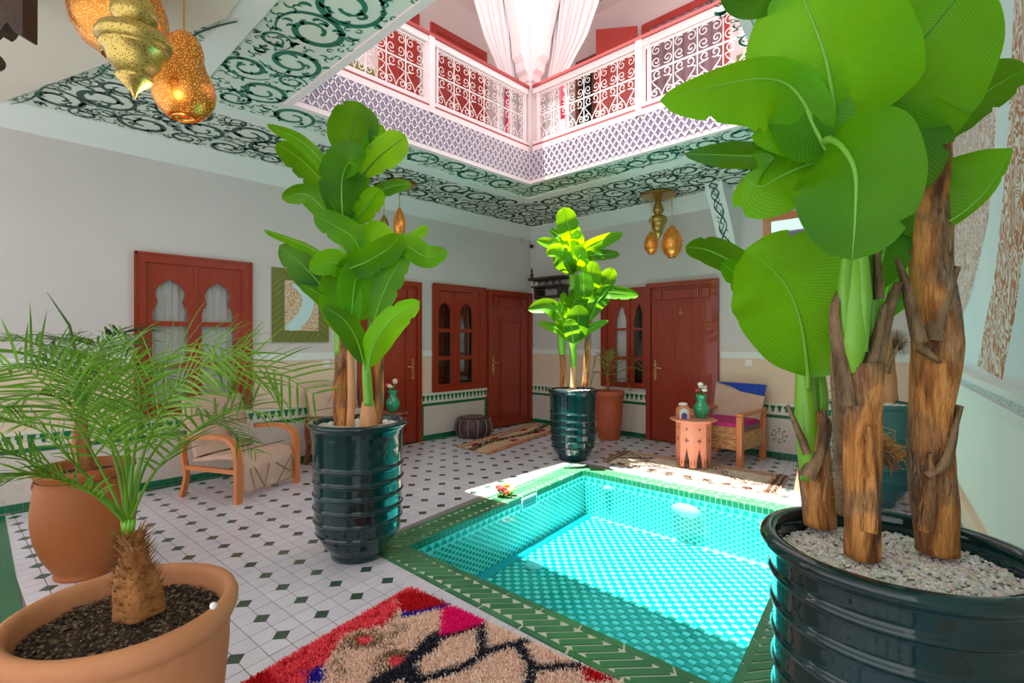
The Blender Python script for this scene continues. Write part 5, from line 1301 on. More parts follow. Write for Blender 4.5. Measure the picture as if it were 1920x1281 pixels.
# ================================================================= REAR RIGHT PLANT
C = V((5.72, .80, 0))
b4 = thing('potted_banana_plant', 'banana plant in a blue-green pot by the right wall, behind the largest trunks', 'plant', (5.69,.83,0)); C = V((5.69,.83,0))
pot_banana(b4, C, 1.0, POT2); gravel(b4, C+V((0,0,.89)), .286, 500, 6, .02)
R4 = lambda px, py, d=4.85: P(px, py, d)
trunk(b4, [R4(1668,762), R4(1664,700), R4(1660,650), R4(1655,590)], [.07,.065,.06,.05], BARKP, seed=31)
flap(b4, [R4(1665,700,4.75), R4(1675,670,4.75), R4(1690,640,4.75)], .06)
def L4(pl, w, **k): return leaf(b4, [P(*q) for q in pl], w, ribr=.008, **k)
for q, w, r, s in (([(1655,600,4.85),(1662,550,4.7),(1675,520,4.6),(1700,490,4.5)], .30, 10, 91), ([(1655,600,4.85),(1640,540,4.8),(1610,500,4.8),(1560,520,4.8)], .35, -10, 92),
                   ([(1655,600,4.85),(1600,540,4.8),(1560,500,4.75),(1540,470,4.7)], .3, 15, 93), ([(1655,600,4.85),(1660,520,4.8),(1650,470,4.8),(1640,420,4.8)], .35, 0, 94),
                   ([(1655,600,4.85),(1680,560,4.7),(1695,540,4.55),(1715,550,4.45)], .24, -15, 95), ([(1655,600,4.85),(1620,560,4.8),(1590,560,4.75),(1560,590,4.7)], .25, 20, 96),
                   ([(1655,590,4.85),(1590,500,4.8),(1550,455,4.8),(1530,430,4.8)], .22, 35, 97)):
    L4(q, w, roll=r, seed=s)
mb = MB()
for i in range(60):
    a0 = R4(1690,640)+V((0,0,0)); an = i*2.4; r = .18
    mb.tube([R4(1678,655), R4(1680+math.cos(an)*20, 640+math.sin(an)*18), R4(1680+math.cos(an)*30, 645+math.sin(an)*28)], [.004,.003,.001], 3, False)
part('fibre_tuft', mb, BARKD, b4, stuff=True)

# ================================================================= PALMS
def frond(t, pts, n=30, ll=.28, droop=.5, m=PALM, w=.008, seed=0, start=.18, rr=.005, name='frond', up=V((0,0,1)), lift=.15):
    rnd = random.Random(seed); sp = spline(pts, 8); N = len(sp); mb = MB()
    mb.tube(sp, [rr*(1.3-1.1*i/N) for i in range(N)], 5)
    for i in range(n):
        f = start+(1-start)*i/(n-1)*.99; x = f*(N-1); k_ = min(int(x), N-2); p = sp[k_].lerp(sp[k_+1], x-k_); T = (sp[k_+1]-sp[k_]).normalized()
        S = T.cross(up)
        if S.length < .05: S = V((1,0,0))
        S.normalize(); U = S.cross(T).normalized()
        L = ll*(math.sin(PI*min(1, .12+.80*(f-start)/(1-start)))**.6)*rnd.uniform(.82,1.1)
        for sg in (-1, 1):
            d = (S*sg*.80+T*(.62+rnd.uniform(-.12,.12))+U*(lift+rnd.uniform(-.12,.12))).normalized()
            q = [p]; dd = d.copy()
            for s_ in range(4):
                q.append(q[-1]+dd*L/4); dd = (dd+V((0,0,-droop*.30*(s_+1)*.5))+V((rnd.uniform(-.03,.03),)*3)).normalized()
            wn = d.cross(U).normalized() if rnd.random() < .5 else (d.cross(U)+U*.4).normalized()
            ws = [w*.5, w, w*.85, w*.55, w*.06]; A_ = [mb.vert(q[j]+wn*ws[j]*.5) for j in range(5)]; B_ = [mb.vert(q[j]-wn*ws[j]*.5) for j in range(5)]
            for j in range(4): mb.face((A_[j], A_[j+1], B_[j+1], B_[j]))
    return part(name, mb, m, t)
# front terracotta pot
C = V((.345, 2.07, 0)); RZ = .635
p1 = thing('potted_palm', 'feathery palm in a wide terracotta pot, left foreground', 'plant', tuple(C))
prof = [(.21,0),(.235,.02),(.262,.15),(.283,.3),(.298,.45),(.302,.54),(.304,.555),(.316,.562),(.326,.585),(.328,.61),(.320,.630),(.304,.637),(.288,.630),(.280,.610),(.274,.56),(.27,.5)]
mb = MB(); mb.lathe(prof, C, 64, True, True, wob=.004); part('pot', mb, TERRA, p1, True)
mb = MB(); mb.lathe([(.276,0),(.2,.006),(.1,.012),(.01,.014)], C+V((0,0,.555)), 48, True, False); so = part('soil', mb, SOIL, p1, True)
gravel(p1, C+V((0,0,.565)), .268, 2200, 9, .007, m=mat('soil_crumbs', (1,1,1,1), .95, vcol=True), pal=[(.035,.018,.01),(.06,.035,.02),(.10,.065,.04),(.20,.15,.09),(.03,.02,.012)], name='soil_crumbs')
mb = MB(); pc = P(400, 1136, 1.41)
mb.sphere(pc, .010, 10, 6); part('white_paint_spot', mb, WHT, p1, True)
tb = P(258, 1150, 1.68)
trunk(p1, [P(262,1150,1.68), P(262,1095,1.68), P(252,1050,1.68), P(246,1000,1.68)], [.070,.060,.040,.028], PALMT, seed=41, rough=.35)
mb = MB(); rnd = random.Random(12)
for i in range(420):
    f = rnd.random()**.8; a = rnd.uniform(0,2*PI); r = .068*(1-f)+.032*f; c0 = P(262,1150,1.68).lerp(P(246,1000,1.68), f)
    q0 = c0+V((math.cos(a)*r*.85, math.sin(a)*r*.85, 0)); q1 = q0+V((math.cos(a)*.034, math.sin(a)*.034, .034*rnd.uniform(.2,1.4))); wv = V((-math.sin(a), math.cos(a), 0))*.006
    k_ = [mb.vert(x) for x in (q0-wv, q0+wv, q1)]; mb.face(k_)
part('trunk_scales', mb, mat('palm_scales', hx(110,64,30), .85, col2=hx(206,150,84), nscale=60), p1, stuff=True)
CR = (240, 985, 1.68)
fr = [([(140,870,1.62),(60,800,1.55),(-60,790,1.5)], .26), ([(190,880,1.7),(120,760,1.7),(40,690,1.65),(-60,700,1.6)], .26), ([(215,860,1.8),(170,740,1.85),(110,680,1.85),(20,660,1.85)], .24),
      ([(250,860,1.75),(285,720,1.8),(345,650,1.82),(430,660,1.85),(490,720,1.85)], .26), ([(262,870,1.7),(320,760,1.72),(410,700,1.75),(500,690,1.78),(590,740,1.8)], .25),
      ([(280,900,1.65),(350,820,1.62),(440,770,1.6),(560,790,1.6)], .22), ([(180,930,1.55),(90,880,1.45),(-20,830,1.4)], .20), ([(235,850,1.9),(228,740,2.0),(200,680,2.05),(150,660,2.1)], .22),
      ([(205,940,1.6),(130,905,1.5),(60,890,1.45),(0,905,1.4)], .16), ([(250,870,1.62),(262,760,1.5),(250,690,1.4),(200,680,1.35)], .16),
      ([(230,880,1.6),(190,800,1.5),(130,770,1.4),(60,790,1.35)], .18), ([(240,840,1.8),(215,740,1.9),(235,650,1.95),(260,640,2.0)], .18), ([(280,860,1.85),(360,780,2.0),(420,800,2.1),(480,850,2.1)], .18)]
fr += [([(270,850,1.64),(320,740,1.62),(390,680,1.60),(460,650,1.6)], .22)]
FACE = {3, 4, 13, 1}
for i, (q, ll) in enumerate(fr): frond(p1, [P(*CR)]+[P(*x) for x in q], 22, ll, .30 if i in FACE else .42, PALM, seed=i, w=.0085, rr=.0045, start=.30, up=V((-.45,-.45,.75)) if i in FACE else V((0,0,1)), lift=0 if i in FACE else .15)
mb = MB()
for i in range(9):
    a = i*.7; mb.tube([P(240+math.cos(a)*6, 1005, 1.68+math.sin(a)*.01), P(240+math.cos(a)*12, 975, 1.68+math.sin(a)*.02)], [.009,.005], 6)
part('green_stem', mb, STEMG, p1, True)
# rear tall terracotta pot on the left
C = V((.50, 4.26, 0)); p2 = thing('potted_palm', 'drooping palm in a tall brown terracotta jar by the left wall', 'plant', tuple(C))
prof = [(.17,0),(.175,.02),(.165,.03),(.185,.06),(.235,.14),(.275,.25),(.292,.36),(.29,.46),(.272,.58),(.262,.63),(.275,.65),(.290,.67),(.286,.695),(.262,.70),(.250,.68),(.245,.6)]; prof = [(r*.92, z) for r, z in prof]
mb = MB(); mb.lathe(prof, C, 48, True, True, wob=.004); part('pot', mb, TERRB, p2, True)
mb = MB(); q = P(70,913,3.14); mb.tube([q+V((math.cos(a)*.03*RX*0+0,0,0))+V((RX,RY,0))*.03*math.cos(a)+V((0,0,.03*math.sin(a))) for a in [i*2*PI/14 for i in range(15)]], .011, 6); part('pot_ring', mb, TERRB, p2, True)
mb = MB(); mb.lathe([(.25,0),(.1,.01),(.01,.012)], C+V((0,0,.63)), 32, True, False); part('soil', mb, SOIL, p2, True)
D4 = math.sqrt(0)+ (C.x*FX+C.y*FY)
T4 = lambda px, py, d=0: P(px, py, D4+d)
trunk(p2, [C+V((.0,0,.62)), T4(152,830), T4(152,780)], [.05,.045,.03], PALMT, seed=43, rough=.25)
for i, q in enumerate(([(165,700,.1),(200,640,.2),(235,625,.2),(245,660,.2)], [(140,700,0),(90,660,-.1),(50,640,-.2),(0,640,-.3)], [(130,720,.2),(60,690,.3),(-20,700,.3)], [(180,720,-.1),(240,690,-.2),(300,700,-.3),(340,750,-.3)],
                       [(170,730,.3),(230,690,.5),(290,700,.6)], [(150,690,.3),(130,640,.5),(100,640,.5),(60,680,.5)], [(120,750,-.3),(60,740,-.5),(0,780,-.6)], [(190,760,-.3),(250,760,-.5),(300,820,-.6)], [(160,700,-.2),(190,650,-.4),(150,640,-.5)])):
    frond(p2, [T4(152,785)]+[T4(*x) for x in q], 26, .30, .75, PALM2 if i in (0,5,4) else PALM, seed=60+i, w=.013, rr=.007, start=.2)
mb = MB(); mb.tube([T4(152,790), T4(150,690), T4(130,610), T4(88,548)], [.008,.007,.009,.001], 6); part('young_spear', mb, PALM2, p2, True)
# small one behind the sunlit plant
C = V((6.62, 4.24, 0)); p3 = thing('potted_dracaena', 'sparse yellow-green houseplant in a tall red terracotta pot under the back window', 'plant', tuple(C))
prof = [(.145,0),(.16,.02),(.19,.25),(.205,.5),(.212,.62),(.228,.63),(.232,.66),(.228,.70),(.205,.705),(.195,.68),(.19,.6)]
mb = MB(); mb.lathe([(r, z*1.05) for r, z in prof], C, 40, True, True); part('pot', mb, TERRC, p3, True)
mb = MB(); mb.lathe([(.195,0),(.01,.01)], C+V((0,0,.69)), 24, True, False); part('soil', mb, SOIL, p3, True)
D5 = C.x*FX+C.y*FY; T5 = lambda px, py, d=0: P(px, py, D5+d)
trunk(p3, [T5(1138,745), T5(1140,720), T5(1138,700)], [.03,.025,.02], PALMT, seed=44)
for i, q in enumerate(([(1130,680),(1122,665),(1112,690)], [(1145,675),(1150,662),(1165,672)], [(1150,690),(1180,672),(1205,690)], [(1128,700),(1115,700),(1108,725)], [(1140,670),(1140,660),(1130,655)], [(1155,700),(1185,690),(1212,700)], [(1150,715),(1170,712),(1182,735)])):
    frond(p3, [T5(1138,705)]+[T5(*x, (-.2 if i % 2 else .1)) for x in q], 12, .17, .6, mat('yellow_green_leaf', hx(126,132,52), .5) if i == 0 else MATS['yellow_green_leaf'], seed=80+i, w=.018, rr=.006)

# ================================================================= RUGS
def rug(name, label, corners, colfn, n, pile, wid, seed, fringe=None, th=.012):
    c = [V((x,y,0)) for x,y in corners]; ce_ = sum(c, V((0,0,0)))/4
    t = thing(name, label, 'rug', tuple(ce_))
    mb = MB(); mb.prism([p+V((0,0,.004)) for p in c], (0,0,th)); part('backing', mb, RUGB, t)
    rnd = random.Random(seed); mb = MB()
    for i in range(n):
        u, v = rnd.random(), rnd.random(); p = c[0].lerp(c[1], u).lerp(c[3].lerp(c[2], u), v)
        if not inview(p, 40): continue
        col = colfn(u, v, p, rnd)
        if col is None: continue
        k_ = rnd.uniform(.95,1.35); mb.cur = (col[0]*k_, col[1]*k_, col[2]*k_, 1)
        a = rnd.uniform(0,2*PI); h = pile*rnd.uniform(.6,1.1); w = V((math.cos(a), math.sin(a), 0))*wid*.5; ln = V((rnd.gauss(0,1), rnd.gauss(0,1), 0))*pile*.45
        b = p+V((0,0,th+.003)); q = [mb.vert(b-w), mb.vert(b+w), mb.vert(b+w*.7+ln+V((0,0,h))), mb.vert(b-w*.7+ln+V((0,0,h)))]
        mb.face(q)
    part('pile', mb, RUG, t, stuff=True)
    return t
def C3(r,g,b): return hx(r,g,b)[:3]
RED, CORAL, BLU, MAG, SAND, NAVY, BRN, BLACK = C3(206,8,30), C3(244,90,106), C3(48,34,176), C3(240,0,124), C3(240,210,192), C3(34,32,50), C3(140,104,72), C3(40,30,34)
def segd(p, a, b):
    ax, ay = a; bx_, by_ = b; dx, dy = bx_-ax, by_-ay; t = max(0, min(1, ((p.x-ax)*dx+(p.y-ay)*dy)/(dx*dx+dy*dy))); return math.hypot(p.x-ax-dx*t, p.y-ay-dy*t)
NV = [((1.59,2.0),(1.40,1.95)),((1.40,1.95),(1.335,1.91)),((1.335,1.91),(1.19,1.92)),((1.80,1.92),(1.64,1.74)),((1.64,1.74),(1.50,1.73)),((1.50,1.73),(1.3,1.81)),((1.3,1.81),(1.335,1.91)),((1.64,1.74),(1.78,1.69)),((1.78,1.69),(1.85,1.66)),((1.80,1.68),(1.74,1.52)),((1.74,1.52),(1.638,1.45)),((1.72,1.50),(1.864,1.37)),((1.638,1.45),(1.5,1.3)),((1.785,1.925),(1.58,1.99)),((1.80,1.92),(1.785,1.925))]
def near(u, v, p, rnd):
    j = lambda s=.008: rnd.gauss(0, s)
    x, y = p.x+j(), p.y+j()
    if inpoly(x, y, [(1.68,2.50),(1.77,2.48),(1.83,2.36),(1.85,2.23),(1.79,2.21),(1.59,2.31),(1.62,2.40)]): return RED
    if inpoly(x, y, [(1.59,2.325),(1.84,2.245),(1.80,2.185),(1.56,2.275)]): return BLU
    if inpoly(x, y, [(1.785,2.22),(1.90,2.08),(1.83,1.925),(1.79,1.92),(1.585,1.99)]): return MAG
    if inpoly(x, y, [(1.93,1.40),(2.0,1.1),(1.81,1.27)]): return RED
    if inpoly(x, y, [(1.02,2.21),(1.09,2.20),(1.03,2.09),(.98,2.12)]): return BLU
    # coral / red bands along the short end
    f = (y-(2.377+(x-.826)*(.147/.864)))
    low = [(1.62,2.38),(1.46,2.28),(1.276,2.36),(1.134,2.24),(1.08,2.19),(.9,2.1)]
    for i in range(len(low)-1):
        if low[i+1][0] <= x <= low[i][0]:
            t = (x-low[i+1][0])/(low[i][0]-low[i+1][0]); yl = low[i+1][1]+(low[i][1]-low[i+1][1])*t
            if y > yl:
                w = math.sin((y-yl)*60+x*9+mnoise.noise(V((x*14,y*14,0)))*3); return RED if w > .8 else CORAL
    if x > 1.62 and y > 2.45: return CORAL
    if x <= .9 and y > 2.1: return RED
    for a, b in NV:
        d = segd(V((x,y,0)), a, b)
        if d < (.042 if b in ((1.335,1.91),(1.19,1.92)) or a == (1.59,2.0) else .022)+.010*mnoise.noise(V((x*20,y*20,3))): return NAVY if rnd.random() > .12 else C3(90,86,100)
    for a in ((1.318,2.24),(1.331,1.99)):
        d = math.hypot(x-a[0], y-a[1])
        if d < .035: return CORAL
        if d < .085: return BRN if mnoise.noise(V((x*45,y*45,0))) > -.1 else SAND
    w = (x*1.0-y*.9)*9+mnoise.noise(V((x*8,y*8,0)))*1.1
    if 1.1 < x < 1.55 and 1.95 < y < 2.33 and mnoise.noise(V((x*55,y*55,7))) > .12 and abs(math.sin(w*1.3)) < .5: return BRN
    return SAND
rugn = rug('shag_rug', 'shaggy sand wool rug with coral, magenta and navy pattern, in the foreground', [(1.79,2.53),(.80,2.34),(.95,.98),(1.915,1.12)], near, 95000, .022, .006, 3)
mb = MB(); rnd = random.Random(5)
for i in range(1500):
    u = rnd.random(); p = V((1.79,2.53,0)).lerp(V((.80,2.34,0)), u); 
    mb.cur = (*[x*rnd.uniform(.7,1.05) for x in C3(226,200,176)], 1); d = V((-.19+rnd.gauss(0,.3), .98, 0))*rnd.uniform(.02,.05); w = V((.002,0,0)); q = [mb.vert(p+V((0,0,.012))-w), mb.vert(p+V((0,0,.012))+w), mb.vert(p+d+V((0,0,.004))+w), mb.vert(p+d+V((0,0,.004))-w)]; mb.face(q)
part('fringe', mb, RUG, rugn, stuff=True)
TAN = C3(206,160,124); DARK = C3(60,44,36); PRED = C3(196,36,60)
def farrug(u, v, p, rnd):
    x, y = u*2.3+rnd.gauss(0,.01), v*.85+rnd.gauss(0,.01)
    if y < .10 or y > .76: return C3(214,150,110) if mnoise.noise(V((x*9,y*30,0))) > -.2 else C3(188,110,84)
    d = abs(y-.43-.10*math.sin(x*3.2))
    if d < .085 and mnoise.noise(V((x*26,y*26,0))) > -.18: return DARK
    for a, b in ((.75,.63),(.85,.22),(1.55,.24),(1.75,.24),(1.6,.62),(.25,.62)):
        if math.hypot(x-a, (y-b)*1.3) < .09: return PRED if rnd.random() > .2 else DARK
    if abs(y-.68) < .02: return C3(120,90,74)
    return C3(222,190,156)
rug('small_rug', 'tan rug with dark zigzag and red spots on the tiles by the corner door', [(4.62,4.78),(6.95,5.30),(6.92,5.95),(4.64,5.46)], farrug, 22000, .012, .016, 8)
def rug3(u, v, p, rnd):
    x, y = u*2.0+rnd.gauss(0,.008), v*.75+rnd.gauss(0,.008)
    if x < .12 or x > 1.86:
        return C3(110,80,70) if abs((x if x < 1 else 2-x)-.09) < .02 or abs((x if x < 1 else 2-x)-.03) < .015 else C3(210,176,150)
    s = .18*math.sin(x*6.5)+.36
    d = abs(y-s)
    if d < .03 or abs(d-.08) < .014:
        if mnoise.noise(V((x*40,y*40,0))) > -.15: return C3(120,88,76)
    if y < .06 and math.sin(x*30) > .1: return C3(104,78,68)
    if x < .5 and abs(y-.2-x*.7) < .04: return C3(110,80,66)
    if y > .60: return C3(206,170,144)
    return C3(228,214,196)
rug('small_rug', 'cream rug with brown wavy lines lying between the pool and the carved table', [(5.30,3.50),(5.30,1.52),(6.12,1.62),(6.02,3.62)], rug3, 26000, .012, .013, 9)

# ================================================================= POUF
t = thing('leather_pouf', 'round dark leather pouf with pale stitched seams in front of the dado', 'pouf', (5.36,5.89,0))
C = V((5.36,5.89,0)); n = 12
mb = MB(); rings = []; N = 96
for r, z in [(.20,.0),(.25,.02),(.285,.07),(.30,.14),(.295,.21),(.27,.27),(.24,.30),(.20,.315),(.12,.325),(.02,.328)]:
    rings.append([mb.vert(C+V((math.cos(2*PI*k_/N), math.sin(2*PI*k_/N), 0))*r*(1-.045*abs(math.cos(2*PI*k_/N*n/2))**6)+V((0,0,z))) for k_ in range(N)])
for i in range(len(rings)-1):
    for k_ in range(N): mb.face((rings[i][k_], rings[i][(k_+1)%N], rings[i+1][(k_+1)%N], rings[i+1][k_]))
mb.face(rings[0][::-1]); mb.face(rings[-1]); part('cover', mb, LEATHER, t, True)
for k_ in range(n):
    a = 2*PI*k_/n; d = V((math.cos(a), math.sin(a), 0)); mb = MB()
    mb.tube([C+d*r*.965+V((0,0,z)) for r, z in ((.25,.02),(.287,.07),(.302,.14),(.297,.21),(.272,.27))], .005, 5); part('seam', mb, STITCH, t)
mb = MB()
for rr, zz in ((.262,.282),(.16,.322)):
    mb.tube([C+V((math.cos(a)*rr*(1+.06*math.cos(a*12)), math.sin(a)*rr*(1+.06*math.cos(a*12)), zz)) for a in [i*2*PI/72 for i in range(73)]], .004, 4)
part('star_stitching', mb, STITCH, t)

# ================================================================= ARMCHAIR(S) in bentwood
def bent_chair(label, loc, rz, wood, group=None):
    t = thing('bentwood_armchair', label, 'chair', loc, rz, group)
    w, d = .37, .36
    for sx in (-1, 1):
        mb = MB(); path = spline([V((sx*w,-d,0)), V((sx*w,-d,.25)), V((sx*w,-d+.005,.42)), V((sx*w,-d+.035,.52)), V((sx*w,-d+.12,.585)), V((sx*w,-d+.25,.60)), V((sx*w,.1,.585)), V((sx*w,.30,.56))], 5)
        mb.sweep(path, (1,0,0), .068, .04); part('arm', mb, wood, t, local=True)
        mb = MB(); path = spline([V((sx*w,.28,.56)), V((sx*w,.31,.4)), V((sx*w,.27,.22)), V((sx*w,.33,.0))], 5); mb.sweep(path, (1,0,0), .05, .034); part('leg', mb, wood, t, local=True)
        mb = MB(); mb.box((sx*w-.02,-.34,.27),(sx*w+.02,.30,.31)); part('side_rail', mb, wood, t, local=True)
    # seat cloth rolling over the front and hanging down
    def cloth(name, prof, x0, x1, m, th=.03):
        mb = MB(); sp = spline([V((0,y,z)) for y, z in prof], 5); n_ = len(sp); nx = 8; T_ = []; B_ = []
        for i, p in enumerate(sp):
            tt = (sp[min(i+1,n_-1)]-sp[max(i-1,0)]).normalized(); nn = V((0,tt.z,-tt.y)); nn = nn if nn.z > 0 or nn.y < 0 else -nn
            T_.append([mb.vert(V((x0+(x1-x0)*k_/nx, p.y, p.z))+nn*(th*(1-.5*abs(2*k_/nx-1)**4)*.8+.004*math.sin(k_*2.2+i))) for k_ in range(nx+1)]); B_.append([mb.vert(V((x0+(x1-x0)*k_/nx, p.y, p.z))-nn*th*.3) for k_ in range(nx+1)])
        for i in range(n_-1):
            for k_ in range(nx): mb.face((T_[i][k_],T_[i][k_+1],T_[i+1][k_+1],T_[i+1][k_])); mb.face((B_[i][k_],B_[i+1][k_],B_[i+1][k_+1],B_[i][k_+1]))
            mb.face((T_[i][0],T_[i+1][0],B_[i+1][0],B_[i][0])); mb.face((T_[i][nx],B_[i][nx],B_[i+1][nx],T_[i+1][nx]))
        mb.face(T_[0]+B_[0][::-1]); mb.face(T_[-1]+B_[-1][::-1])
        return part(name, mb, m, t, True, local=True)
    se = cloth('seat', [(.24,.34),(.05,.37),(-.20,.40),(-.30,.385),(-.335,.33),(-.335,.22),(-.33,.07)], -.335, .335, CLOTH, .045)
    bk = cloth('backrest', [(.20,.38),(.26,.52),(.33,.74),(.37,.88),(.39,.90)], -.335, .335, CLOTH, .07)
    mb = MB(); mb.prism([V((.03,.13,.47)), V((.31,.13,.47)), V((.31,.175,.63)), V((.03,.175,.63))], (0,-.012,.0)); part('quilted_patch', mb, PATCH, bk, local=True)
    mb = MB(); yf = -.382
    for a, b in (((-.25,.30),(-.20,.10)),((-.20,.30),(-.08,.09)),((-.02,.30),(-.08,.09)),((.06,.29),(.26,.15)),((.25,.29),(.08,.08)),((.27,.33),(.30,.14))):
        mb.tube([V((a[0],yf,a[1])), V((b[0],yf-.002,b[1]))], .004, 4)
    mb.tube([V((-.33,-.24,.448)), V((0,-.24,.450)), V((.33,-.24,.448))], .004, 4)
    part('seam', mb, SEAM, se, local=True)
    mb = MB()
    for q in ([V((-.32,.19,.66)), V((0,.225,.67)), V((.32,.20,.67))], [V((.02,.10,.46)), V((.01,.235,.72)), V((.05,.26,.86))], [V((-.15,.22,.72)), V((-.02,.27,.86))], [V((.0,.14,.50)), V((.05,.13,.45))]):
        mb.tube(q, .004, 4)
    part('seam', mb, SEAM, bk, local=True)
    return t
ch = bent_chair('bentwood armchair with beige cloth seat and dark seams, under the near window', (1.85,5.50,0), math.radians(24.7), ORW)
ch2 = bent_chair('darker bentwood armchair with beige cloth, mostly behind the left banana pot', (3.15,5.72,0), math.radians(6), MIDW)
# tiny table with vase behind the left pot
t = thing('side_table', 'small dark wooden side table behind the left banana pot', 'table', (3.93,5.95,0))
mb = MB(); mb.lathe([(.20,.50),(.205,.51),(.205,.53),(.0001,.532)], (3.93,5.95,0), 24, True, False); part('table_top', mb, MIDW, t)
for a in (0.5, 2.6, 4.7):
    mb = MB(); mb.tube([V((3.93+math.cos(a)*.10,5.95+math.sin(a)*.10,.50)), V((3.93+math.cos(a)*.16,5.95+math.sin(a)*.16,0))], .014, 6); part('leg', mb, MIDW, t)
def vase(label, c, s, nm='flower_vase', fl=((WHITEP,5),(PINKP,2))):
    t = thing(nm, label, 'vase', tuple(c)); c = V(c)
    prof = [(.05,0),(.055,.008),(.075,.05),(.085,.09),(.078,.13),(.05,.165),(.042,.19),(.055,.235),(.062,.25),(.055,.25),(.035,.19)]
    mb = MB(); mb.lathe([(r*s, z*s) for r, z in prof], c, 28, True, False); part('vase', mb, VGLASS, t, True)
    rnd = random.Random(int(c.x*100)); mb = MB(); heads = []
    for m_, n_ in fl:
        for i in range(n_):
            a = rnd.uniform(0,2*PI); r = rnd.uniform(.01,.075)*s; h = rnd.uniform(.28,.38)*s; q = c+V((math.cos(a)*r, math.sin(a)*r, h)); mb.tube([c+V((0,0,.2*s)), q], .003*s, 4); heads.append((q, m_))
            for k_ in range(2):
                b = q.lerp(c+V((0,0,.2*s)), rnd.uniform(.2,.7)); d = V((rnd.gauss(0,1), rnd.gauss(0,1), .3)).normalized()*.05*s; w = V((-d.y,d.x,0))*.3; mb.face([mb.vert(x) for x in (b, b+d*.5+w, b+d, b+d*.5-w)])
    part('stems_and_leaves', mb, STEMG, t)
    for q, m_ in heads:
        h = MB(); 
        for k_ in range(7):
            a = k_*2*PI/7; d = V((math.cos(a)*.022*s, math.sin(a)*.022*s, .006)); h.sphere(q+d*.7, .016*s, 6, 4)
        h.sphere(q+V((0,0,.01)), .017*s, 8, 5); part('blossom', h, m_, t, True)
    return t
vase('green glass vase of white flowers behind the left banana trunks', (3.93,5.95,.532), 1.15)

# ================================================================= RIGHT SEATING GROUP
TC = V((5.80, 2.56, .02))
t = thing('carved_table', 'octagonal pink-orange carved wooden table beside the rush chair', 'table', tuple(TC))
def octa(r, z0, z1, c, mb, rot=PI/8):
    a = [V(c)+V((r*math.cos(rot+k_*PI/4), r*math.sin(rot+k_*PI/4), z0)) for k_ in range(8)]; mb.prism(a, (0,0,z1-z0))
mb = MB(); octa(.265, .545, .565, TC, mb); octa(.25, .535, .545, TC, mb); o = part('table_top', mb, PINKW, t); bevel(o, .004, 1)
for k_ in range(8):
    a0, a1 = PI/8+k_*PI/4, PI/8+(k_+1)*PI/4; r = .195; A_, B_ = TC+V((r*math.cos(a0), r*math.sin(a0), 0)), TC+V((r*math.cos(a1), r*math.sin(a1), 0)); u = (B_-A_); n_ = V((math.cos((a0+a1)/2), math.sin((a0+a1)/2), 0))
    mb = MB(); pts = [(0,.02),(.26,.02),(.30,.11),(.36,.15),(.42,.19),(.5,.25),(.58,.19),(.64,.15),(.70,.11),(.74,.02),(1,.02),(1,.535),(0,.535)]
    mb.prism([A_+u*x+V((0,0,z)) for x, z in pts], -n_*.018); sd = part('side_panel', mb, PINKW, t)
    mb = MB()
    for x, z, s in ((.5,.33,.030),(.5,.46,.018)):
        q = A_+u*x+V((0,0,z))+n_*.0005; uu = u.normalized(); mb.prism([q+uu*s*math.cos(b)*(1 if i % 2 == 0 else .5)+V((0,0,s*math.sin(b)*(1 if i % 2 == 0 else .5))) for i, b in enumerate([j*PI/4 for j in range(8)])], n_*.003)
    part('carved_star', mb, MIDW, sd)
    uu = u.normalized()
    for x in (.12,.88): mb = MB(); q = A_+u*x+V((0,0,.08))+n_*.0005; mb.prism([q+V((0,0,-.05)), q+uu*.008+V((0,0,0)), q+V((0,0,.06)), q-uu*.008], n_*.002); part('carved_slot', mb, MIDW, sd)
vase('green glass vase of white and pink flowers on the carved table', TC+V((.10,-.05,.565)), 1.1)
t = thing('painted_jar', 'small arch-fronted coral and white painted box on the carved table', 'box', tuple(TC+V((-.08,.09,.565))))
c = TC+V((-.08,.09,.565)); fd = V((-FX,-FY,0)).normalized(); sd_ = V((RX,RY,0))
arch = lambda w, h: [c+sd_*(-w)+V((0,0,0)), c+sd_*w]+[c+sd_*w*math.cos(a)+V((0,0,h-w+w*math.sin(a))) for a in [i*PI/10 for i in range(11)]]
mb = MB(); mb.prism([p-fd*.03 for p in arch(.075,.16)], fd*.07); part('body', mb, mat('coral_paint', hx(222,128,100), .4), t)
mb = MB(); mb.prism([p+fd*.0405 for p in arch(.055,.12)], fd*.004); part('white_arch', mb, WHT, t)
mb = MB(); mb.prism([p+fd*.0447 for p in arch(.032,.07)], fd*.003); part('blue_motif', mb, mat('violet_blue_paint', hx(96,90,160), .4), t)
mb = MB(); mb.lathe([(.05,0),(.055,.008),(.045,.02),(.01,.03)], c+V((0,0,.158)), 16); part('lid', mb, WHT, t, True)
# rush chair
CC = V((6.52, 2.42, 0)); t = thing('rush_armchair', 'low wooden armchair with rush apron, beige and blue back and magenta seat', 'chair', tuple(CC), math.radians(-4))
def rb(name, a, b, m, par=t, bv=0):
    mb = MB(); mb.box(a, b); o = part(name, mb, m, par, local=True)
    if bv: bevel(o, bv, 2)
    return o
X0, X1, Y0, Y1 = -.34, .32, -.29, .31
rb('leg', (X0-.03,Y0-.03,0), (X0+.04,Y0+.04,.60), ORW, bv=.008); rb('leg', (X0-.03,Y1-.04,0), (X0+.04,Y1+.03,.60), ORW, bv=.008)
rb('leg', (X1-.03,Y0-.03,0), (X1+.04,Y0+.04,.66), ORW, bv=.008); rb('leg', (X1-.03,Y1-.04,0), (X1+.04,Y1+.03,.66), ORW, bv=.008)
rb('armrest', (X0-.02,Y0-.035,.60), (X1+.04,Y0+.045,.64), ORW, bv=.01); rb('armrest', (X0-.02,Y1-.045,.60), (X1+.04,Y1+.035,.64), ORW, bv=.01)
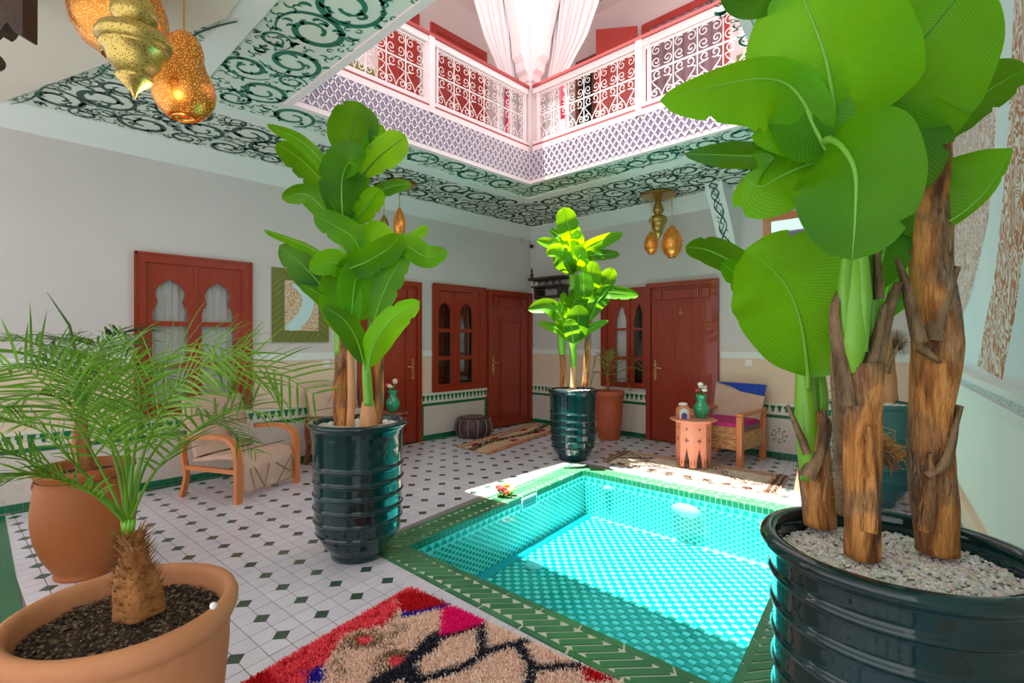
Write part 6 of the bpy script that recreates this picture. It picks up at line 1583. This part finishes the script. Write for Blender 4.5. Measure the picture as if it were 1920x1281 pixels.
rb('rush_apron', (X0-.005,Y0+.04,.20), (X0+.03,Y1-.04,.47), RUSH); rb('rush_apron', (X0+.04,Y0-.01,.20), (X1-.03,Y0+.02,.40), RUSH)
mb = MB(); rnd = random.Random(3)
for i in range(16):
    z = .21+i*.0165; mb.tube([V((X0-.012,Y0+.04+(Y1-Y0-.08)*j/6,z+rnd.gauss(0,.003))) for j in range(7)], .009, 5)
part('rush_strand', mb, RUSH, t, local=True, stuff=True)
st = rb('seat', (X0+.0,Y0+.03,.46), (X1,Y1-.03,.52), MAGF, bv=.02)
mb = MB(); mb.prism([V((X1-.10,Y0+.01,.50)), V((X1-.10,Y1+.01,.50)), V((X1+.04,Y1+.03,.95)), V((X1+.04,Y0-.03,.94))], (.05,0,.0)); bk = part('backrest', mb, CLOTH, t, local=True); bevel(bk, .012, 2)
mb = MB(); mb.prism([V((X1+.025,Y1+.028,.945)), V((X1+.028,Y0-.028,.94)), V((X1-.002,Y0-.02,.80)), V((X1+.008,Y0+.28,.84)), V((X1+.014,Y0+.42,.90))], (-.014,0,.0)); part('blue_band', mb, BLUEF, bk, local=True)
# towel stand
t = thing('folding_stand', 'slim pink wooden folding stand behind the foremost trunk', 'stand', (5.75,1.40,0))
for a, b in ((P(1494,912,5.0), P(1520,770,5.05)), (P(1552,905,5.1), P(1512,765,5.1))):
    a.z = 0; mb = MB(); mb.sweep([a, b], V((RX,RY,0)), .05, .03); part('leg', mb, PINKW, t)
mb = MB(); mb.sweep([P(1512,786,5.05), P(1560,786,5.05)], V((0,0,1)), .03, .03); part('rung', mb, PINKW, t)
# rose posy on the pool edge
c = V((3.49,3.40,.007)); t = thing('flower_posy', 'small posy of orange, red and yellow roses on the left pool edge', 'flowers', tuple(c))
rnd = random.Random(2); mb = MB()
for i in range(26):
    a = rnd.uniform(0,2*PI); d = V((math.cos(a), math.sin(a), rnd.uniform(.1,.9)))*rnd.uniform(.06,.11); w = V((-math.sin(a), math.cos(a), .2))*.016
    mb.face([mb.vert(c+x) for x in (V((0,0,.005)), d*.5+w, d, d*.5-w)])
part('leaves', mb, STEMG, t)
for i in range(9):
    a = i*2.4; r = .03+.05*(i%3)/2; q = c+V((math.cos(a)*r, math.sin(a)*r, .05+.05*rnd.random()+(.03 if i == 0 else 0))); h = MB()
    h.sphere(q, .022, 10, 7, .8)
    for k_ in range(5): b = k_*2*PI/5; h.sphere(q+V((math.cos(b)*.014, math.sin(b)*.014, -.004)), .018, 7, 5)
    part('blossom', h, (ORP, REDP, YELP)[i % 3], t, True)

GR = {'potted_banana_plant': 'potted banana plants around the pool', 'curtain': 'curtains tied at the corner pillar', 'gallery_railing': 'gallery railings', 'bentwood_armchair': 'bentwood armchairs along left wall',
      'flower_vase': 'green flower vases', 'potted_palm': 'potted palms on the left', 'small_rug': 'small rugs on the tiles', 'framed_picture': 'framed pictures', 'switch_plate': 'switch plates', 'ceiling_canopy': 'brass ceiling discs', 'pendant_lantern': 'pierced metal lanterns'}
for o in bpy.data.objects:
    if o.parent is None and 'category' in o and 'group' not in o:
        b_ = o.name.split('.')[0]
        if b_ in GR: o['group'] = GR[b_]
